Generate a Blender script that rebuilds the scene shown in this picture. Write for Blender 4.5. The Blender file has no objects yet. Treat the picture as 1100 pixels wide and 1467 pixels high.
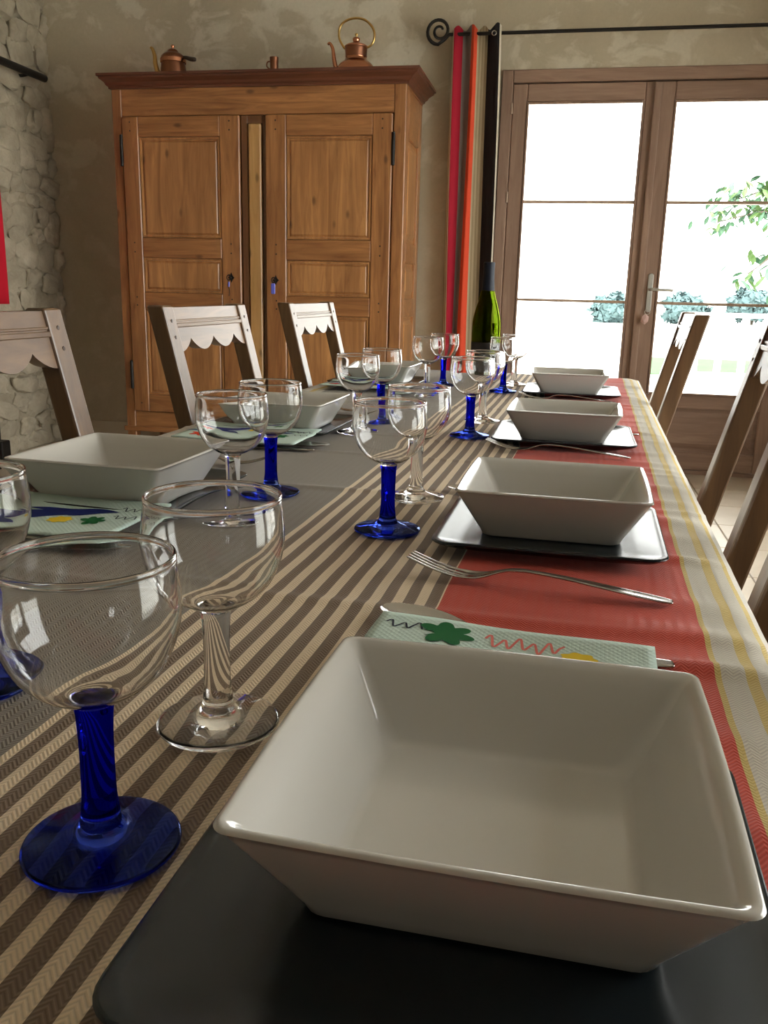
import bpy, bmesh, math, random
from mathutils import Vector, Matrix

random.seed(7)
SC = bpy.context.scene
COL = SC.collection
PI = math.pi

# ------------------------------------------------------------------ camera
WY = 0.0413                       # the table stands slightly askew in the room
CW, SW = math.cos(WY), math.sin(WY)


def tp(x, y, z=0.0):
    """table coordinates (x across, y along the table) -> room coordinates"""
    return Vector((x * CW + y * SW, -x * SW + y * CW, z))


CAMROWS = (Vector((0.9707, 0.2392, 0.0237)), Vector((0.0812, -0.2335, -0.969)), Vector((-0.2263, 0.9425, -0.2461)))
fw = tp(*CAMROWS[2]).normalized()
dn = tp(*CAMROWS[1])
dn = (dn - fw * dn.dot(fw)).normalized()
rt = dn.cross(fw).normalized()
cam_d = bpy.data.cameras.new('camera')
cam = bpy.data.objects.new('camera', cam_d)
COL.objects.link(cam)
cm = Matrix((rt, -dn, -fw)).transposed().to_4x4()
cm.translation = Vector((0, 0, 1.0176))
cam.matrix_world = cm
cam_d.sensor_fit = 'VERTICAL'
cam_d.sensor_height = 36.0
cam_d.sensor_width = 27.0
cam_d.lens = 36.0 * 1252.6 / 1467.0
cam_d.clip_start = 0.01
SC.camera = cam

# ------------------------------------------------------------------ world, sun, exposure
SKY = 4.6
w = bpy.data.worlds.new('sky')
SC.world = w
w.use_nodes = True
bg = w.node_tree.nodes['Background']
bg.inputs['Color'].default_value = (1.0, 0.985, 0.955, 1)
bg.inputs['Strength'].default_value = SKY

sd = bpy.data.lights.new('sun', 'SUN')
sd.energy = 3.0
sd.angle = 0.03
sd.color = (1.0, 0.95, 0.86)
so = bpy.data.objects.new('sun', sd)
COL.objects.link(so)
so.rotation_euler = Vector((0.35, 0.75, -1.15)).to_track_quat('-Z', 'Y').to_euler()

SC.view_settings.view_transform = 'Standard'
SC.view_settings.look = 'None'
SC.view_settings.gamma = 1.0
SC.view_settings.use_curve_mapping = False
SC.view_settings.exposure = 1.06
SC.cycles.use_denoising = True
SC.cycles.sample_clamp_indirect = 6.0
SC.cycles.max_bounces = 14
SC.cycles.transmission_bounces = 14
SC.cycles.diffuse_bounces = 5

# room: s = x, d = y.  back wall (with the french door) at y = DW
DW, SL, SR, SF, CH = 5.354, -3.24, 2.1, -2.6, 2.9
DOOR = (-0.44, 1.28, 0.0, 2.22)          # opening in wall_back
WIN_R = (0.5, 4.3, 0.2, 2.4)            # opening in wall_right  (y0,y1,z0,z1)
WIN_F = (-0.55, -0.05, 1.5, 2.05)           # opening in wall_front


def portal(loc, sx, sy, direction):
    l = bpy.data.lights.new('daylight_portal', 'AREA')
    l.shape = 'RECTANGLE'
    l.size, l.size_y = sx, sy
    l.cycles.is_portal = True
    o = bpy.data.objects.new('daylight_portal', l)
    COL.objects.link(o)
    o.location = loc
    o.rotation_euler = Vector(direction).to_track_quat('-Z', 'Z').to_euler()


portal(((DOOR[0] + DOOR[1]) / 2, DW + 0.35, 1.1), 1.75, 2.25, (0, -1, 0))
portal((SR + 0.3, (WIN_R[0] + WIN_R[1]) / 2, (WIN_R[2] + WIN_R[3]) / 2), WIN_R[1] - WIN_R[0], WIN_R[3] - WIN_R[2], (-1, 0, 0))
portal(((WIN_F[0] + WIN_F[1]) / 2, SF - 0.3, (WIN_F[2] + WIN_F[3]) / 2), WIN_F[1] - WIN_F[0], WIN_F[3] - WIN_F[2], (0, 1, 0))


# ------------------------------------------------------------------ materials
def newmat(name):
    m = bpy.data.materials.new(name)
    m.use_nodes = True
    nt = m.node_tree
    return m, nt, nt.nodes['Principled BSDF']


def P(nt, kind, **kw):
    n = nt.nodes.new(kind)
    for k, v in kw.items():
        if k in ('operation', 'blend_type', 'data_type', 'interpolation', 'use_clamp', 'wave_type', 'bands_direction', 'feature', 'noise_dimensions', 'clamp'):
            setattr(n, k, v)
        else:
            n.inputs[k].default_value = v
    return n


def flat(name, col, rough=0.5, metal=0.0, spec=0.5, coat=0.0, coat_rough=0.1, sheen=0.0):
    m, nt, b = newmat(name)
    b.inputs['Base Color'].default_value = (*col, 1)
    b.inputs['Roughness'].default_value = rough
    b.inputs['Metallic'].default_value = metal
    b.inputs['Specular IOR Level'].default_value = spec
    b.inputs['Coat Weight'].default_value = coat
    b.inputs['Coat Roughness'].default_value = coat_rough
    return m


def mathn(nt, op, a, b=None, c=None, clamp=False):
    n = nt.nodes.new('ShaderNodeMath')
    n.operation = op
    n.use_clamp = clamp
    for i, v in enumerate((a, b, c)):
        if v is None:
            continue
        if isinstance(v, (int, float)):
            n.inputs[i].default_value = v
        else:
            nt.links.new(v, n.inputs[i])
    return n.outputs[0]


def mixc(nt, fac, a, b, mode='MIX'):
    n = nt.nodes.new('ShaderNodeMix')
    n.data_type = 'RGBA'
    n.blend_type = mode
    for i, v in ((0, fac), (6, a), (7, b)):
        if isinstance(v, (int, float)):
            n.inputs[i].default_value = v
        elif isinstance(v, tuple):
            n.inputs[i].default_value = (*v, 1)
        else:
            nt.links.new(v, n.inputs[i])
    return n.outputs[2]


def objco(nt, scale=(1, 1, 1), loc=(0, 0, 0), rot=(0, 0, 0), world=False):
    if world:
        tc = nt.nodes.new('ShaderNodeNewGeometry').outputs['Position']
    else:
        tc = nt.nodes.new('ShaderNodeTexCoord').outputs['Object']
    mp = nt.nodes.new('ShaderNodeMapping')
    mp.inputs['Scale'].default_value = scale
    mp.inputs['Location'].default_value = loc
    mp.inputs['Rotation'].default_value = rot
    nt.links.new(tc, mp.inputs['Vector'])
    return mp.outputs[0]


def noise(nt, vec, scale, detail=4, rough=0.5, dist=0.0):
    n = nt.nodes.new('ShaderNodeTexNoise')
    n.inputs['Scale'].default_value = scale
    n.inputs['Detail'].default_value = detail
    n.inputs['Roughness'].default_value = rough
    n.inputs['Distortion'].default_value = dist
    nt.links.new(vec, n.inputs['Vector'])
    return n.outputs['Fac']


def ramp(nt, fac, stops, interp='LINEAR'):
    n = nt.nodes.new('ShaderNodeValToRGB')
    cr = n.color_ramp
    cr.interpolation = interp
    while len(cr.elements) < len(stops):
        cr.elements.new(0.5)
    for e, (p, c) in zip(cr.elements, stops):
        e.position = p
        e.color = (*c, 1) if len(c) == 3 else c
    nt.links.new(fac, n.inputs[0])
    return n.outputs[0]


def bump(nt, b, height, strength=0.3, dist=0.01):
    n = nt.nodes.new('ShaderNodeBump')
    n.inputs['Strength'].default_value = strength
    n.inputs['Distance'].default_value = dist
    nt.links.new(height, n.inputs['Height'])
    nt.links.new(n.outputs[0], b.inputs['Normal'])


def wood(name, dark, light, axis='z', rough=0.42, coat=0.25, scale=1.0, knots=True, spec=0.5):
    m, nt, b = newmat(name)
    s = {'x': (1.2, 14, 14), 'y': (14, 1.2, 14), 'z': (14, 14, 1.2)}[axis]
    s = tuple(v * scale for v in s)
    v = objco(nt, s, world=True)
    g = noise(nt, v, 2.2, 6, 0.62, 1.1)
    c = ramp(nt, g, [(0.28, dark), (0.5, tuple((a + d) / 2 for a, d in zip(dark, light))), (0.72, light)])
    v2 = objco(nt, {'x': (0.5, 2.6, 2.6), 'y': (2.6, 0.5, 2.6), 'z': (2.6, 2.6, 0.5)}[axis], world=True)
    big = ramp(nt, noise(nt, v2, 1.9, 4, 0.6, 0.6), [(0.38, (0, 0, 0)), (0.66, (1, 1, 1))])
    c = mixc(nt, mathn(nt, 'MULTIPLY', big, 0.5), c, tuple(x * 0.75 for x in dark))
    if knots:
        sk = {'x': (3.2, 7, 7), 'y': (7, 3.2, 7), 'z': (7, 7, 3.2)}[axis]
        vk = objco(nt, sk, world=True)
        vo = nt.nodes.new('ShaderNodeTexVoronoi')
        vo.inputs['Scale'].default_value = 1.3
        vo.inputs['Randomness'].default_value = 1.0
        nt.links.new(vk, vo.inputs['Vector'])
        k = ramp(nt, vo.outputs['Distance'], [(0.05, (1, 1, 1)), (0.13, (0, 0, 0))])
        c = mixc(nt, mathn(nt, 'MULTIPLY', k, 0.7), c, tuple(x * 0.28 for x in dark))
    nt.links.new(c, b.inputs['Base Color'])
    b.inputs['Roughness'].default_value = rough
    b.inputs['Specular IOR Level'].default_value = spec
    b.inputs['Coat Weight'].default_value = coat
    b.inputs['Coat Roughness'].default_value = 0.28
    bump(nt, b, g, 0.12, 0.004)
    return m


def glass(name, col=(1, 1, 1), rough=0.0, ior=1.5):
    m = bpy.data.materials.new(name)
    m.use_nodes = True
    nt = m.node_tree
    nt.nodes.remove(nt.nodes['Principled BSDF'])
    g = nt.nodes.new('ShaderNodeBsdfGlass')
    g.inputs['Color'].default_value = (*col, 1)
    g.inputs['Roughness'].default_value = rough
    g.inputs['IOR'].default_value = ior
    nt.links.new(g.outputs[0], nt.nodes['Material Output'].inputs['Surface'])
    return m


def pane_glass(name):
    m = bpy.data.materials.new(name)
    m.use_nodes = True
    nt = m.node_tree
    nt.nodes.remove(nt.nodes['Principled BSDF'])
    tr = nt.nodes.new('ShaderNodeBsdfTransparent')
    tr.inputs['Color'].default_value = (0.97, 0.985, 0.98, 1)
    gl = nt.nodes.new('ShaderNodeBsdfGlossy')
    gl.inputs['Roughness'].default_value = 0.02
    fr = nt.nodes.new('ShaderNodeFresnel')
    fr.inputs['IOR'].default_value = 1.3
    mx = nt.nodes.new('ShaderNodeMixShader')
    nt.links.new(fr.outputs[0], mx.inputs[0])
    nt.links.new(tr.outputs[0], mx.inputs[1])
    nt.links.new(gl.outputs[0], mx.inputs[2])
    nt.links.new(mx.outputs[0], nt.nodes['Material Output'].inputs['Surface'])
    return m


def plaster(name):
    m, nt, b = newmat(name)
    v = objco(nt, (1, 1, 1), world=True)
    n1 = noise(nt, v, 1.6, 5, 0.6, 0.3)
    c = ramp(nt, n1, [(0.3, (0.45, 0.385, 0.275)), (0.7, (0.60, 0.52, 0.385))])
    n2 = noise(nt, objco(nt, (1.0, 1.0, 1.35), world=True), 4.2, 5, 0.58, 0.5)
    patch = ramp(nt, n2, [(0.50, (0, 0, 0)), (0.58, (1, 1, 1))])
    high = nt.nodes.new('ShaderNodeSeparateXYZ')
    nt.links.new(v, high.inputs[0])
    up = mathn(nt, 'MULTIPLY_ADD', high.outputs[2], 0.55, -0.72, True)
    pf = mathn(nt, 'MULTIPLY', mathn(nt, 'MULTIPLY', patch, mathn(nt, 'MULTIPLY_ADD', up, 0.8, 0.2)), 0.75)
    c = mixc(nt, pf, c, (0.80, 0.74, 0.61))
    n3 = noise(nt, v, 60, 3, 0.6)
    c = mixc(nt, mathn(nt, 'MULTIPLY', n3, 0.25), c, (0.27, 0.225, 0.155))
    nt.links.new(c, b.inputs['Base Color'])
    b.inputs['Roughness'].default_value = 0.9
    bump(nt, b, mathn(nt, 'ADD', mathn(nt, 'MULTIPLY', n3, 0.15), n2), 0.35, 0.012)
    return m


def rough_stone(name, ca, cb, sc=9, strength=0.8):
    m, nt, b = newmat(name)
    v = objco(nt, (1, 1, 1), world=True)
    n1 = noise(nt, v, sc, 6, 0.6, 0.4)
    oi = nt.nodes.new('ShaderNodeObjectInfo')
    c = ramp(nt, n1, [(0.3, ca), (0.7, cb)])
    c = mixc(nt, mathn(nt, 'MULTIPLY', oi.outputs['Random'], 0.35), c, tuple(x * 0.62 for x in ca))
    nt.links.new(c, b.inputs['Base Color'])
    b.inputs['Roughness'].default_value = 0.95
    bump(nt, b, noise(nt, v, sc * 3, 6, 0.65), strength, 0.02)
    return m


def cloth_material():
    """striped herringbone tablecloth, stripes set out in the cloth's own x"""
    m, nt, b = newmat('tablecloth_weave')
    tc = nt.nodes.new('ShaderNodeTexCoord')
    sep = nt.nodes.new('ShaderNodeSeparateXYZ')
    nt.links.new(tc.outputs['Object'], sep.inputs[0])
    x, y = sep.outputs[0], sep.outputs[1]
    wob = noise(nt, tc.outputs['Object'], 5.0, 2, 0.5)
    x = mathn(nt, 'ADD', x, mathn(nt, 'MULTIPLY_ADD', wob, 0.006, -0.003))
    cream, brown, grey = (0.80, 0.655, 0.47), (0.205, 0.142, 0.095), (0.215, 0.185, 0.152)
    red, yellow, pale, hem = (0.56, 0.055, 0.028), (0.58, 0.43, 0.13), (0.56, 0.52, 0.435), (0.68, 0.645, 0.585)
    base = ramp(nt, mathn(nt, 'MULTIPLY_ADD', x, 1.0 / 1.1, 0.85 / 1.1), [(max(0, (p + 0.85) / 1.1), c) for p, c in (
        (-0.85, hem), (-0.735, yellow), (-0.725, pale), (-0.70, grey), (-0.3244, cream), (-0.121, red), (0.0975, yellow),
        (0.1035, pale), (0.1195, yellow), (0.1265, pale), (0.1415, yellow), (0.1465, hem))], 'CONSTANT')
    PER = 0.2034 / 10
    ph = mathn(nt, 'FRACT', mathn(nt, 'MULTIPLY_ADD', x, 1 / PER, 0.3244 / PER))
    isb = mathn(nt, 'GREATER_THAN', ph, 0.47)
    inz = mathn(nt, 'MULTIPLY', mathn(nt, 'GREATER_THAN', x, -0.3244), mathn(nt, 'LESS_THAN', x, -0.121))
    c = mixc(nt, mathn(nt, 'MULTIPLY', isb, inz), base, brown)
    # herringbone: chevrons a stripe wide, threads about 3 mm apart
    tri = mathn(nt, 'ABSOLUTE', mathn(nt, 'SUBTRACT', mathn(nt, 'FRACT', mathn(nt, 'MULTIPLY', x, 1 / 0.0102)), 0.5))
    th = mathn(nt, 'FRACT', mathn(nt, 'ADD', mathn(nt, 'MULTIPLY', y, 1 / 0.0036), mathn(nt, 'MULTIPLY', tri, 3.2)))
    hb = mathn(nt, 'ABSOLUTE', mathn(nt, 'MULTIPLY_ADD', th, 2.0, -1.0))
    # threads of the stripe's partner colour show through on one slope of the chevron
    thin = mathn(nt, 'GREATER_THAN', hb, 0.62)
    c = mixc(nt, mathn(nt, 'MULTIPLY', thin, 0.34), c, mixc(nt, 0.18, mixc(nt, 1.0, c, (1.35, 1.3, 1.25), 'MULTIPLY'), (0.66, 0.6, 0.5)))
    dark = mathn(nt, 'LESS_THAN', hb, 0.3)
    c = mixc(nt, mathn(nt, 'MULTIPLY', dark, 0.30), c, mixc(nt, 1.0, c, (0.55, 0.52, 0.5), 'MULTIPLY'))
    fib = noise(nt, tc.outputs['Object'], 420, 2, 0.6)
    c = mixc(nt, mathn(nt, 'MULTIPLY', fib, 0.3), c, mixc(nt, 1.0, c, (0.6, 0.58, 0.56), 'MULTIPLY'))
    nt.links.new(c, b.inputs['Base Color'])
    b.inputs['Roughness'].default_value = 0.7
    b.inputs['Specular IOR Level'].default_value = 0.3
    b.inputs['Sheen Weight'].default_value = 0.16
    b.inputs['Sheen Roughness'].default_value = 0.3
    bump(nt, b, hb, 0.35, 0.0012)
    return m


M = {}
M['plaster'] = plaster('trowelled_plaster')
M['mortar'] = rough_stone('lime_mortar', (0.32, 0.27, 0.19), (0.50, 0.44, 0.33), 7, 0.8)
M['stone'] = rough_stone('limewashed_stone', (0.37, 0.315, 0.225), (0.58, 0.51, 0.39), 8, 0.7)
M['ceiling'] = flat('ceiling_white', (0.62, 0.58, 0.5), 0.9)
M['grout'] = flat('grout', (0.42, 0.36, 0.28), 0.9)
_m, _nt, _b = newmat('beige_floor_tile')
_v = objco(_nt, (1, 1, 1), world=True)
_oi = _nt.nodes.new('ShaderNodeObjectInfo')
_c = ramp(_nt, noise(_nt, _v, 3.5, 5, 0.6), [(0.3, (0.47, 0.385, 0.28)), (0.7, (0.60, 0.51, 0.39))])
_c = mixc(_nt, mathn(_nt, 'MULTIPLY', _oi.outputs['Random'], 0.25), _c, (0.44, 0.35, 0.25))
_nt.links.new(_c, _b.inputs['Base Color'])
_b.inputs['Roughness'].default_value = 0.33
M['tile'] = _m
AD, AL = (0.195, 0.070, 0.022), (0.51, 0.235, 0.082)
M['armoire_z'] = wood('honey_pine_upright', AD, AL, 'z', 0.36, 0.35)
M['armoire_x'] = wood('honey_pine_level', AD, AL, 'x', 0.36, 0.35)
M['armoire_panel'] = wood('honey_pine_panel', (0.26, 0.102, 0.033), (0.62, 0.31, 0.115), 'z', 0.34, 0.4, 0.8)
M['armoire_gap_shade'] = wood('pine_painted_gap_shade', (0.11, 0.042, 0.016), (0.24, 0.10, 0.036), 'z', 0.38, 0.3)  # shadow gap beside the centre strip, put into the colour as darker pine
M['armoire_pale_highlit'] = wood('pale_pine_painted_highlight', (0.42, 0.22, 0.07), (0.66, 0.40, 0.16), 'z', 0.36, 0.35)  # light yellow strip, its highlight painted in as a brighter tone
M['cornice'] = wood('dark_stained_pine', (0.085, 0.026, 0.013), (0.17, 0.055, 0.026), 'x', 0.4, 0.25, 1.0, False)
M['doorwood_z'] = wood('door_wood_upright', (0.25, 0.148, 0.10), (0.40, 0.26, 0.185), 'z', 0.5, 0.12, 1.0, False)
M['doorwood_x'] = wood('door_wood_level', (0.25, 0.148, 0.10), (0.40, 0.26, 0.185), 'x', 0.5, 0.12, 1.0, False)
M['chair_z'] = wood('oak_chair_upright', (0.082, 0.039, 0.016), (0.20, 0.108, 0.046), 'z', 0.36, 0.32, 1.0, False)
M['chair_y'] = wood('oak_chair_level', (0.082, 0.039, 0.016), (0.20, 0.108, 0.046), 'y', 0.36, 0.32, 1.0, False)
M['straw'] = flat('woven_straw', (0.42, 0.3, 0.15), 0.8)
M['table_wood'] = wood('table_oak', (0.13, 0.07, 0.035), (0.26, 0.15, 0.08), 'y', 0.45, 0.2, 1.0, False)
M['pane'] = pane_glass('window_glass')
M['bar'] = flat('glazing_bar', (0.46, 0.33, 0.24), 0.45)
M['iron'] = flat('wrought_iron', (0.025, 0.022, 0.02), 0.5, 0.6)
M['steel'] = flat('polished_steel', (0.40, 0.38, 0.355), 0.16, 1.0)
M['brushed'] = flat('brushed_nickel', (0.66, 0.66, 0.62), 0.42, 1.0)
M['brass'] = flat('brass', (0.62, 0.40, 0.14), 0.28, 1.0)
M['copper'] = flat('polished_copper', (0.62, 0.27, 0.15), 0.22, 1.0)
M['copper_dull'] = flat('tarnished_copper', (0.30, 0.13, 0.075), 0.34, 1.0)
M['darkwood'] = flat('dark_handle_wood', (0.045, 0.025, 0.016), 0.4)
M['ceramic'] = flat('white_ceramic', (0.57, 0.55, 0.505), 0.16, 0, 0.5, 0.5, 0.06)
M['slate'] = flat('anthracite_stoneware', (0.010, 0.015, 0.018), 0.25, 0, 0.45)
M['clear'] = glass('clear_glass', (1.0, 1.0, 1.0), 0.0, 1.36)
M['blue'] = glass('cobalt_glass', (0.055, 0.07, 0.86), 0.0, 1.42)
M['blue_thin'] = glass('cobalt_glass_thin', (0.33, 0.42, 0.86), 0.0, 1.38)
M['bottle'] = glass('green_bottle_glass', (0.36, 0.43, 0.04), 0.0, 1.5)
M['foil'] = flat('navy_foil', (0.008, 0.011, 0.02), 0.5, 0.0, 0.2)
M['label_dark'] = flat('dark_bottle_label', (0.012, 0.012, 0.014), 0.5)
M['cork'] = flat('cork', (0.5, 0.36, 0.2), 0.9)
_m, _nt, _b = newmat('mint_paper_napkin')
_v = objco(_nt, (1, 1, 1), rot=(0, 0, PI / 4))
_s = _nt.nodes.new('ShaderNodeSeparateXYZ')
_nt.links.new(_v, _s.inputs[0])
_a = mathn(_nt, 'SINE', mathn(_nt, 'MULTIPLY', _s.outputs[0], 1500.0))
_d = mathn(_nt, 'SINE', mathn(_nt, 'MULTIPLY', _s.outputs[1], 1500.0))
_b.inputs['Base Color'].default_value = (0.53, 0.66, 0.595, 1)
_b.inputs['Roughness'].default_value = 0.85
bump(_nt, _b, mathn(_nt, 'MAXIMUM', _a, _d), 0.25, 0.0008)
M['napkin'] = _m
for k, c in dict(print_blue=(0.012, 0.022, 0.16), print_red=(0.72, 0.07, 0.03), print_yellow=(0.78, 0.55, 0.03),
                 print_green=(0.012, 0.13, 0.035), print_ink=(0.02, 0.022, 0.04), print_pink=(0.74, 0.19, 0.16)).items():
    M[k] = flat(k, c, 0.85, 0, 0.2)
M['cloth'] = cloth_material()
for k, c in dict(cur_crimson=(0.34, 0.012, 0.028), cur_grey=(0.20, 0.165, 0.15), cur_orange=(0.66, 0.075, 0.032),
                 cur_beige=(0.40, 0.31, 0.195), cur_tan=(0.30, 0.225, 0.135), cur_charcoal=(0.022, 0.019, 0.022),
                 cur_cream=(0.62, 0.56, 0.45), cur_red=(0.55, 0.012, 0.03)).items():
    M[k] = flat(k, c, 0.85, 0, 0.2)
M['violet_tag'] = flat('violet_plastic_tag', (0.12, 0.14, 0.62), 0.4)
M['crystal'] = flat('rose_crystal', (0.62, 0.42, 0.38), 0.08, 0, 0.8)
M['terrace'] = flat('pale_terrace', (0.78, 0.76, 0.72), 0.8)
M['gravel'] = flat('pale_gravel', (0.74, 0.74, 0.70), 0.9)
_m, _nt, _b = newmat('lawn_green')
_nt.links.new(ramp(_nt, noise(_nt, objco(_nt, world=True), 2.0, 5), [(0.3, (0.020, 0.080, 0.014)), (0.7, (0.035, 0.105, 0.022))]), _b.inputs['Base Color'])
_b.inputs['Roughness'].default_value = 0.95
M['lawn'] = _m
M['leaf'] = flat('leaf_green', (0.045, 0.11, 0.06), 0.6)
M['leaf_pale'] = flat('leaf_pale_green', (0.06, 0.115, 0.03), 0.6)
M['crown'] = flat('foliage_painted_haze', (0.07, 0.12, 0.125), 0.9)  # pale bluish cast of distant haze painted into the foliage colour
M['bark'] = flat('bark', (0.08, 0.065, 0.05), 0.9)
M['white_paint'] = flat('white_paint', (0.8, 0.8, 0.78), 0.5)


# ------------------------------------------------------------------ mesh helpers
def obj(name, bm, mat=None, parent=None, smooth=False, angle=None):
    me = bpy.data.meshes.new(name)
    bm.to_mesh(me)
    bm.free()
    o = bpy.data.objects.new(name, me)
    COL.objects.link(o)
    if mat is not None:
        for mm in (mat if isinstance(mat, (list, tuple)) else [mat]):
            me.materials.append(mm)
    if smooth:
        me.polygons.foreach_set('use_smooth', [True] * len(me.polygons))
        if angle:
            me.set_sharp_from_angle(angle=math.radians(angle))
    if parent is not None:
        o.parent = parent
    return o


def thing(name, label, cat, loc=(0, 0, 0), rotz=0.0, group=None):
    o = bpy.data.objects.new(name, None)
    o.empty_display_size = 0.05
    COL.objects.link(o)
    o.location = loc
    o.rotation_euler = (0, 0, rotz)
    return tag(o, label, cat, group)


def tag(o, label=None, cat=None, group=None, kind=None):
    if label:
        o['label'] = label
    if cat:
        o['category'] = cat
    if group:
        o['group'] = group
    if kind:
        o['kind'] = kind
    return o


def dup(root, loc, rotz, label=None, group=None):
    def cp(o, parent):
        c = o.copy()
        COL.objects.link(c)
        if parent is not None:
            c.parent = parent
        for ch in o.children:
            cp(ch, c)
        return c
    r = cp(root, None)
    r.location = loc
    r.rotation_euler = (0, 0, rotz)
    if label:
        r['label'] = label
    if group:
        r['group'] = group
    return r


def box(bm, x0, x1, y0, y1, z0, z1, bevel=0.0, seg=1):
    v = [bm.verts.new((x, y, z)) for z in (z0, z1) for y in (y0, y1) for x in (x0, x1)]
    fs = [bm.faces.new([v[i] for i in f]) for f in ((0, 2, 3, 1), (4, 5, 7, 6), (0, 1, 5, 4), (2, 6, 7, 3), (0, 4, 6, 2), (1, 3, 7, 5))]
    if bevel > 0:
        es = list({e for f in fs for e in f.edges})
        bmesh.ops.bevel(bm, geom=es, offset=bevel, segments=seg, affect='EDGES', profile=0.7)
    return bm


def bx(*a, **k):
    return box(bmesh.new(), *a, **k)


def catmull(pts, sub=4):
    out = []
    n = len(pts)
    for i in range(n - 1):
        p0, p1, p2, p3 = pts[max(0, i - 1)], pts[i], pts[i + 1], pts[min(n - 1, i + 2)]
        for j in range(sub):
            t = j / sub
            out.append(tuple(0.5 * (2 * b + (c - a) * t + (2 * a - 5 * b + 4 * c - d) * t * t + (3 * b - a - 3 * c + d) * t ** 3)
                             for a, b, c, d in zip(p0, p1, p2, p3)))
    out.append(tuple(pts[-1]))
    return out


def lathe(bm, prof, seg=40, closed_ends=True, cx=0, cy=0, z0=0):
    rings = []
    for r, z in prof:
        if r < 1e-6:
            rings.append([bm.verts.new((cx, cy, z + z0))])
        else:
            rings.append([bm.verts.new((cx + r * math.cos(2 * PI * i / seg), cy + r * math.sin(2 * PI * i / seg), z + z0)) for i in range(seg)])
    for a, b in zip(rings, rings[1:]):
        for i in range(seg):
            j = (i + 1) % seg
            if len(a) == 1 and len(b) == 1:
                continue
            if len(a) == 1:
                bm.faces.new((a[0], b[j], b[i]))
            elif len(b) == 1:
                bm.faces.new((a[i], a[j], b[0]))
            else:
                bm.faces.new((a[i], a[j], b[j], b[i]))
    return bm


def tube(bm, pts, radii, n=8, caps=True):
    pts = [Vector(p) for p in pts]
    if isinstance(radii, (int, float)):
        radii = [radii] * len(pts)
    rings = []
    t0 = (pts[1] - pts[0]).normalized()
    ref = Vector((0, 0, 1)) if abs(t0.z) < 0.9 else Vector((1, 0, 0))
    nrm = (ref - t0 * ref.dot(t0)).normalized()
    for i, p in enumerate(pts):
        t = (pts[min(i + 1, len(pts) - 1)] - pts[max(i - 1, 0)]).normalized()
        nrm = (nrm - t * nrm.dot(t)).normalized()
        b = t.cross(nrm)
        rings.append([bm.verts.new(p + (nrm * math.cos(2 * PI * k / n) + b * math.sin(2 * PI * k / n)) * radii[i]) for k in range(n)])
    for a, b in zip(rings, rings[1:]):
        for k in range(n):
            bm.faces.new((a[k], a[(k + 1) % n], b[(k + 1) % n], b[k]))
    if caps:
        bm.faces.new(list(reversed(rings[0])))
        bm.faces.new(rings[-1])
    return bm


def rring(a, b, r, z, n=6, bow=0.0):
    """rounded rectangle with half sizes a, b; corner radius r; sides bowed out by bow"""
    pts = []
    for sx, sy, st in ((1, 1, 0), (-1, 1, 1), (-1, -1, 2), (1, -1, 3)):
        for i in range(n + 1):
            t = PI / 2 * (st + i / n)
            pts.append(Vector((sx * (a - r) + r * math.cos(t), sy * (b - r) + r * math.sin(t), z)))
    if bow:
        q = []
        m = len(pts)
        for i in range(m):
            p, p2 = pts[i], pts[(i + 1) % m]
            q.append(p)
            if i % (n + 1) == n:
                for k in range(1, 6):
                    t = k / 6
                    v = p.lerp(p2, t)
                    out = Vector((p2.y - p.y, -(p2.x - p.x), 0)).normalized()
                    q.append(v + out * bow * 4 * t * (1 - t))
        pts = q
    return pts


def loft(bm, rings, cap_start=True, cap_end=True):
    vr = [[bm.verts.new(p) for p in r] for r in rings]
    n = len(vr[0])
    for a, b in zip(vr, vr[1:]):
        for i in range(n):
            bm.faces.new((a[i], a[(i + 1) % n], b[(i + 1) % n], b[i]))
    if cap_start:
        bm.faces.new(list(reversed(vr[0])))
    if cap_end:
        bm.faces.new(vr[-1])
    return bm


def prism(bm, outline, y0, y1, axis='y'):
    """extrude a closed 2-D outline (u, z) between y0 and y1; axis names the extrusion direction"""
    f = (lambda u, z, e: (u, e, z)) if axis == 'y' else ((lambda u, z, e: (e, u, z)) if axis == 'x' else (lambda u, z, e: (u, z, e)))
    a = [bm.verts.new(f(u, z, y0)) for u, z in outline]
    b = [bm.verts.new(f(u, z, y1)) for u, z in outline]
    n = len(outline)
    bm.faces.new(a)
    bm.faces.new(list(reversed(b)))
    for i in range(n):
        bm.faces.new((a[i], b[i], b[(i + 1) % n], a[(i + 1) % n]))
    bmesh.ops.recalc_face_normals(bm, faces=bm.faces[:])
    return bm


# ------------------------------------------------------------------ room shell
def struct(name, bm, mat, **k):
    o = obj(name, bm, mat, **k)
    o['kind'] = 'structure'
    return o


def wall_hole(axis, c0, c1, u0, u1, z1, hole):
    """wall slab between c0 and c1 across its thickness, with one opening"""
    bm = bmesh.new()
    a, b, za, zb = hole
    for (p, q, r, s) in ((u0, a, 0, z1), (b, u1, 0, z1), (a, b, zb, z1), (a, b, 0, za)):
        if q - p < 1e-4 or s - r < 1e-4:
            continue
        if axis == 'y':
            box(bm, p, q, c0, c1, r, s)
        else:
            box(bm, c0, c1, p, q, r, s)
    return bm


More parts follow.
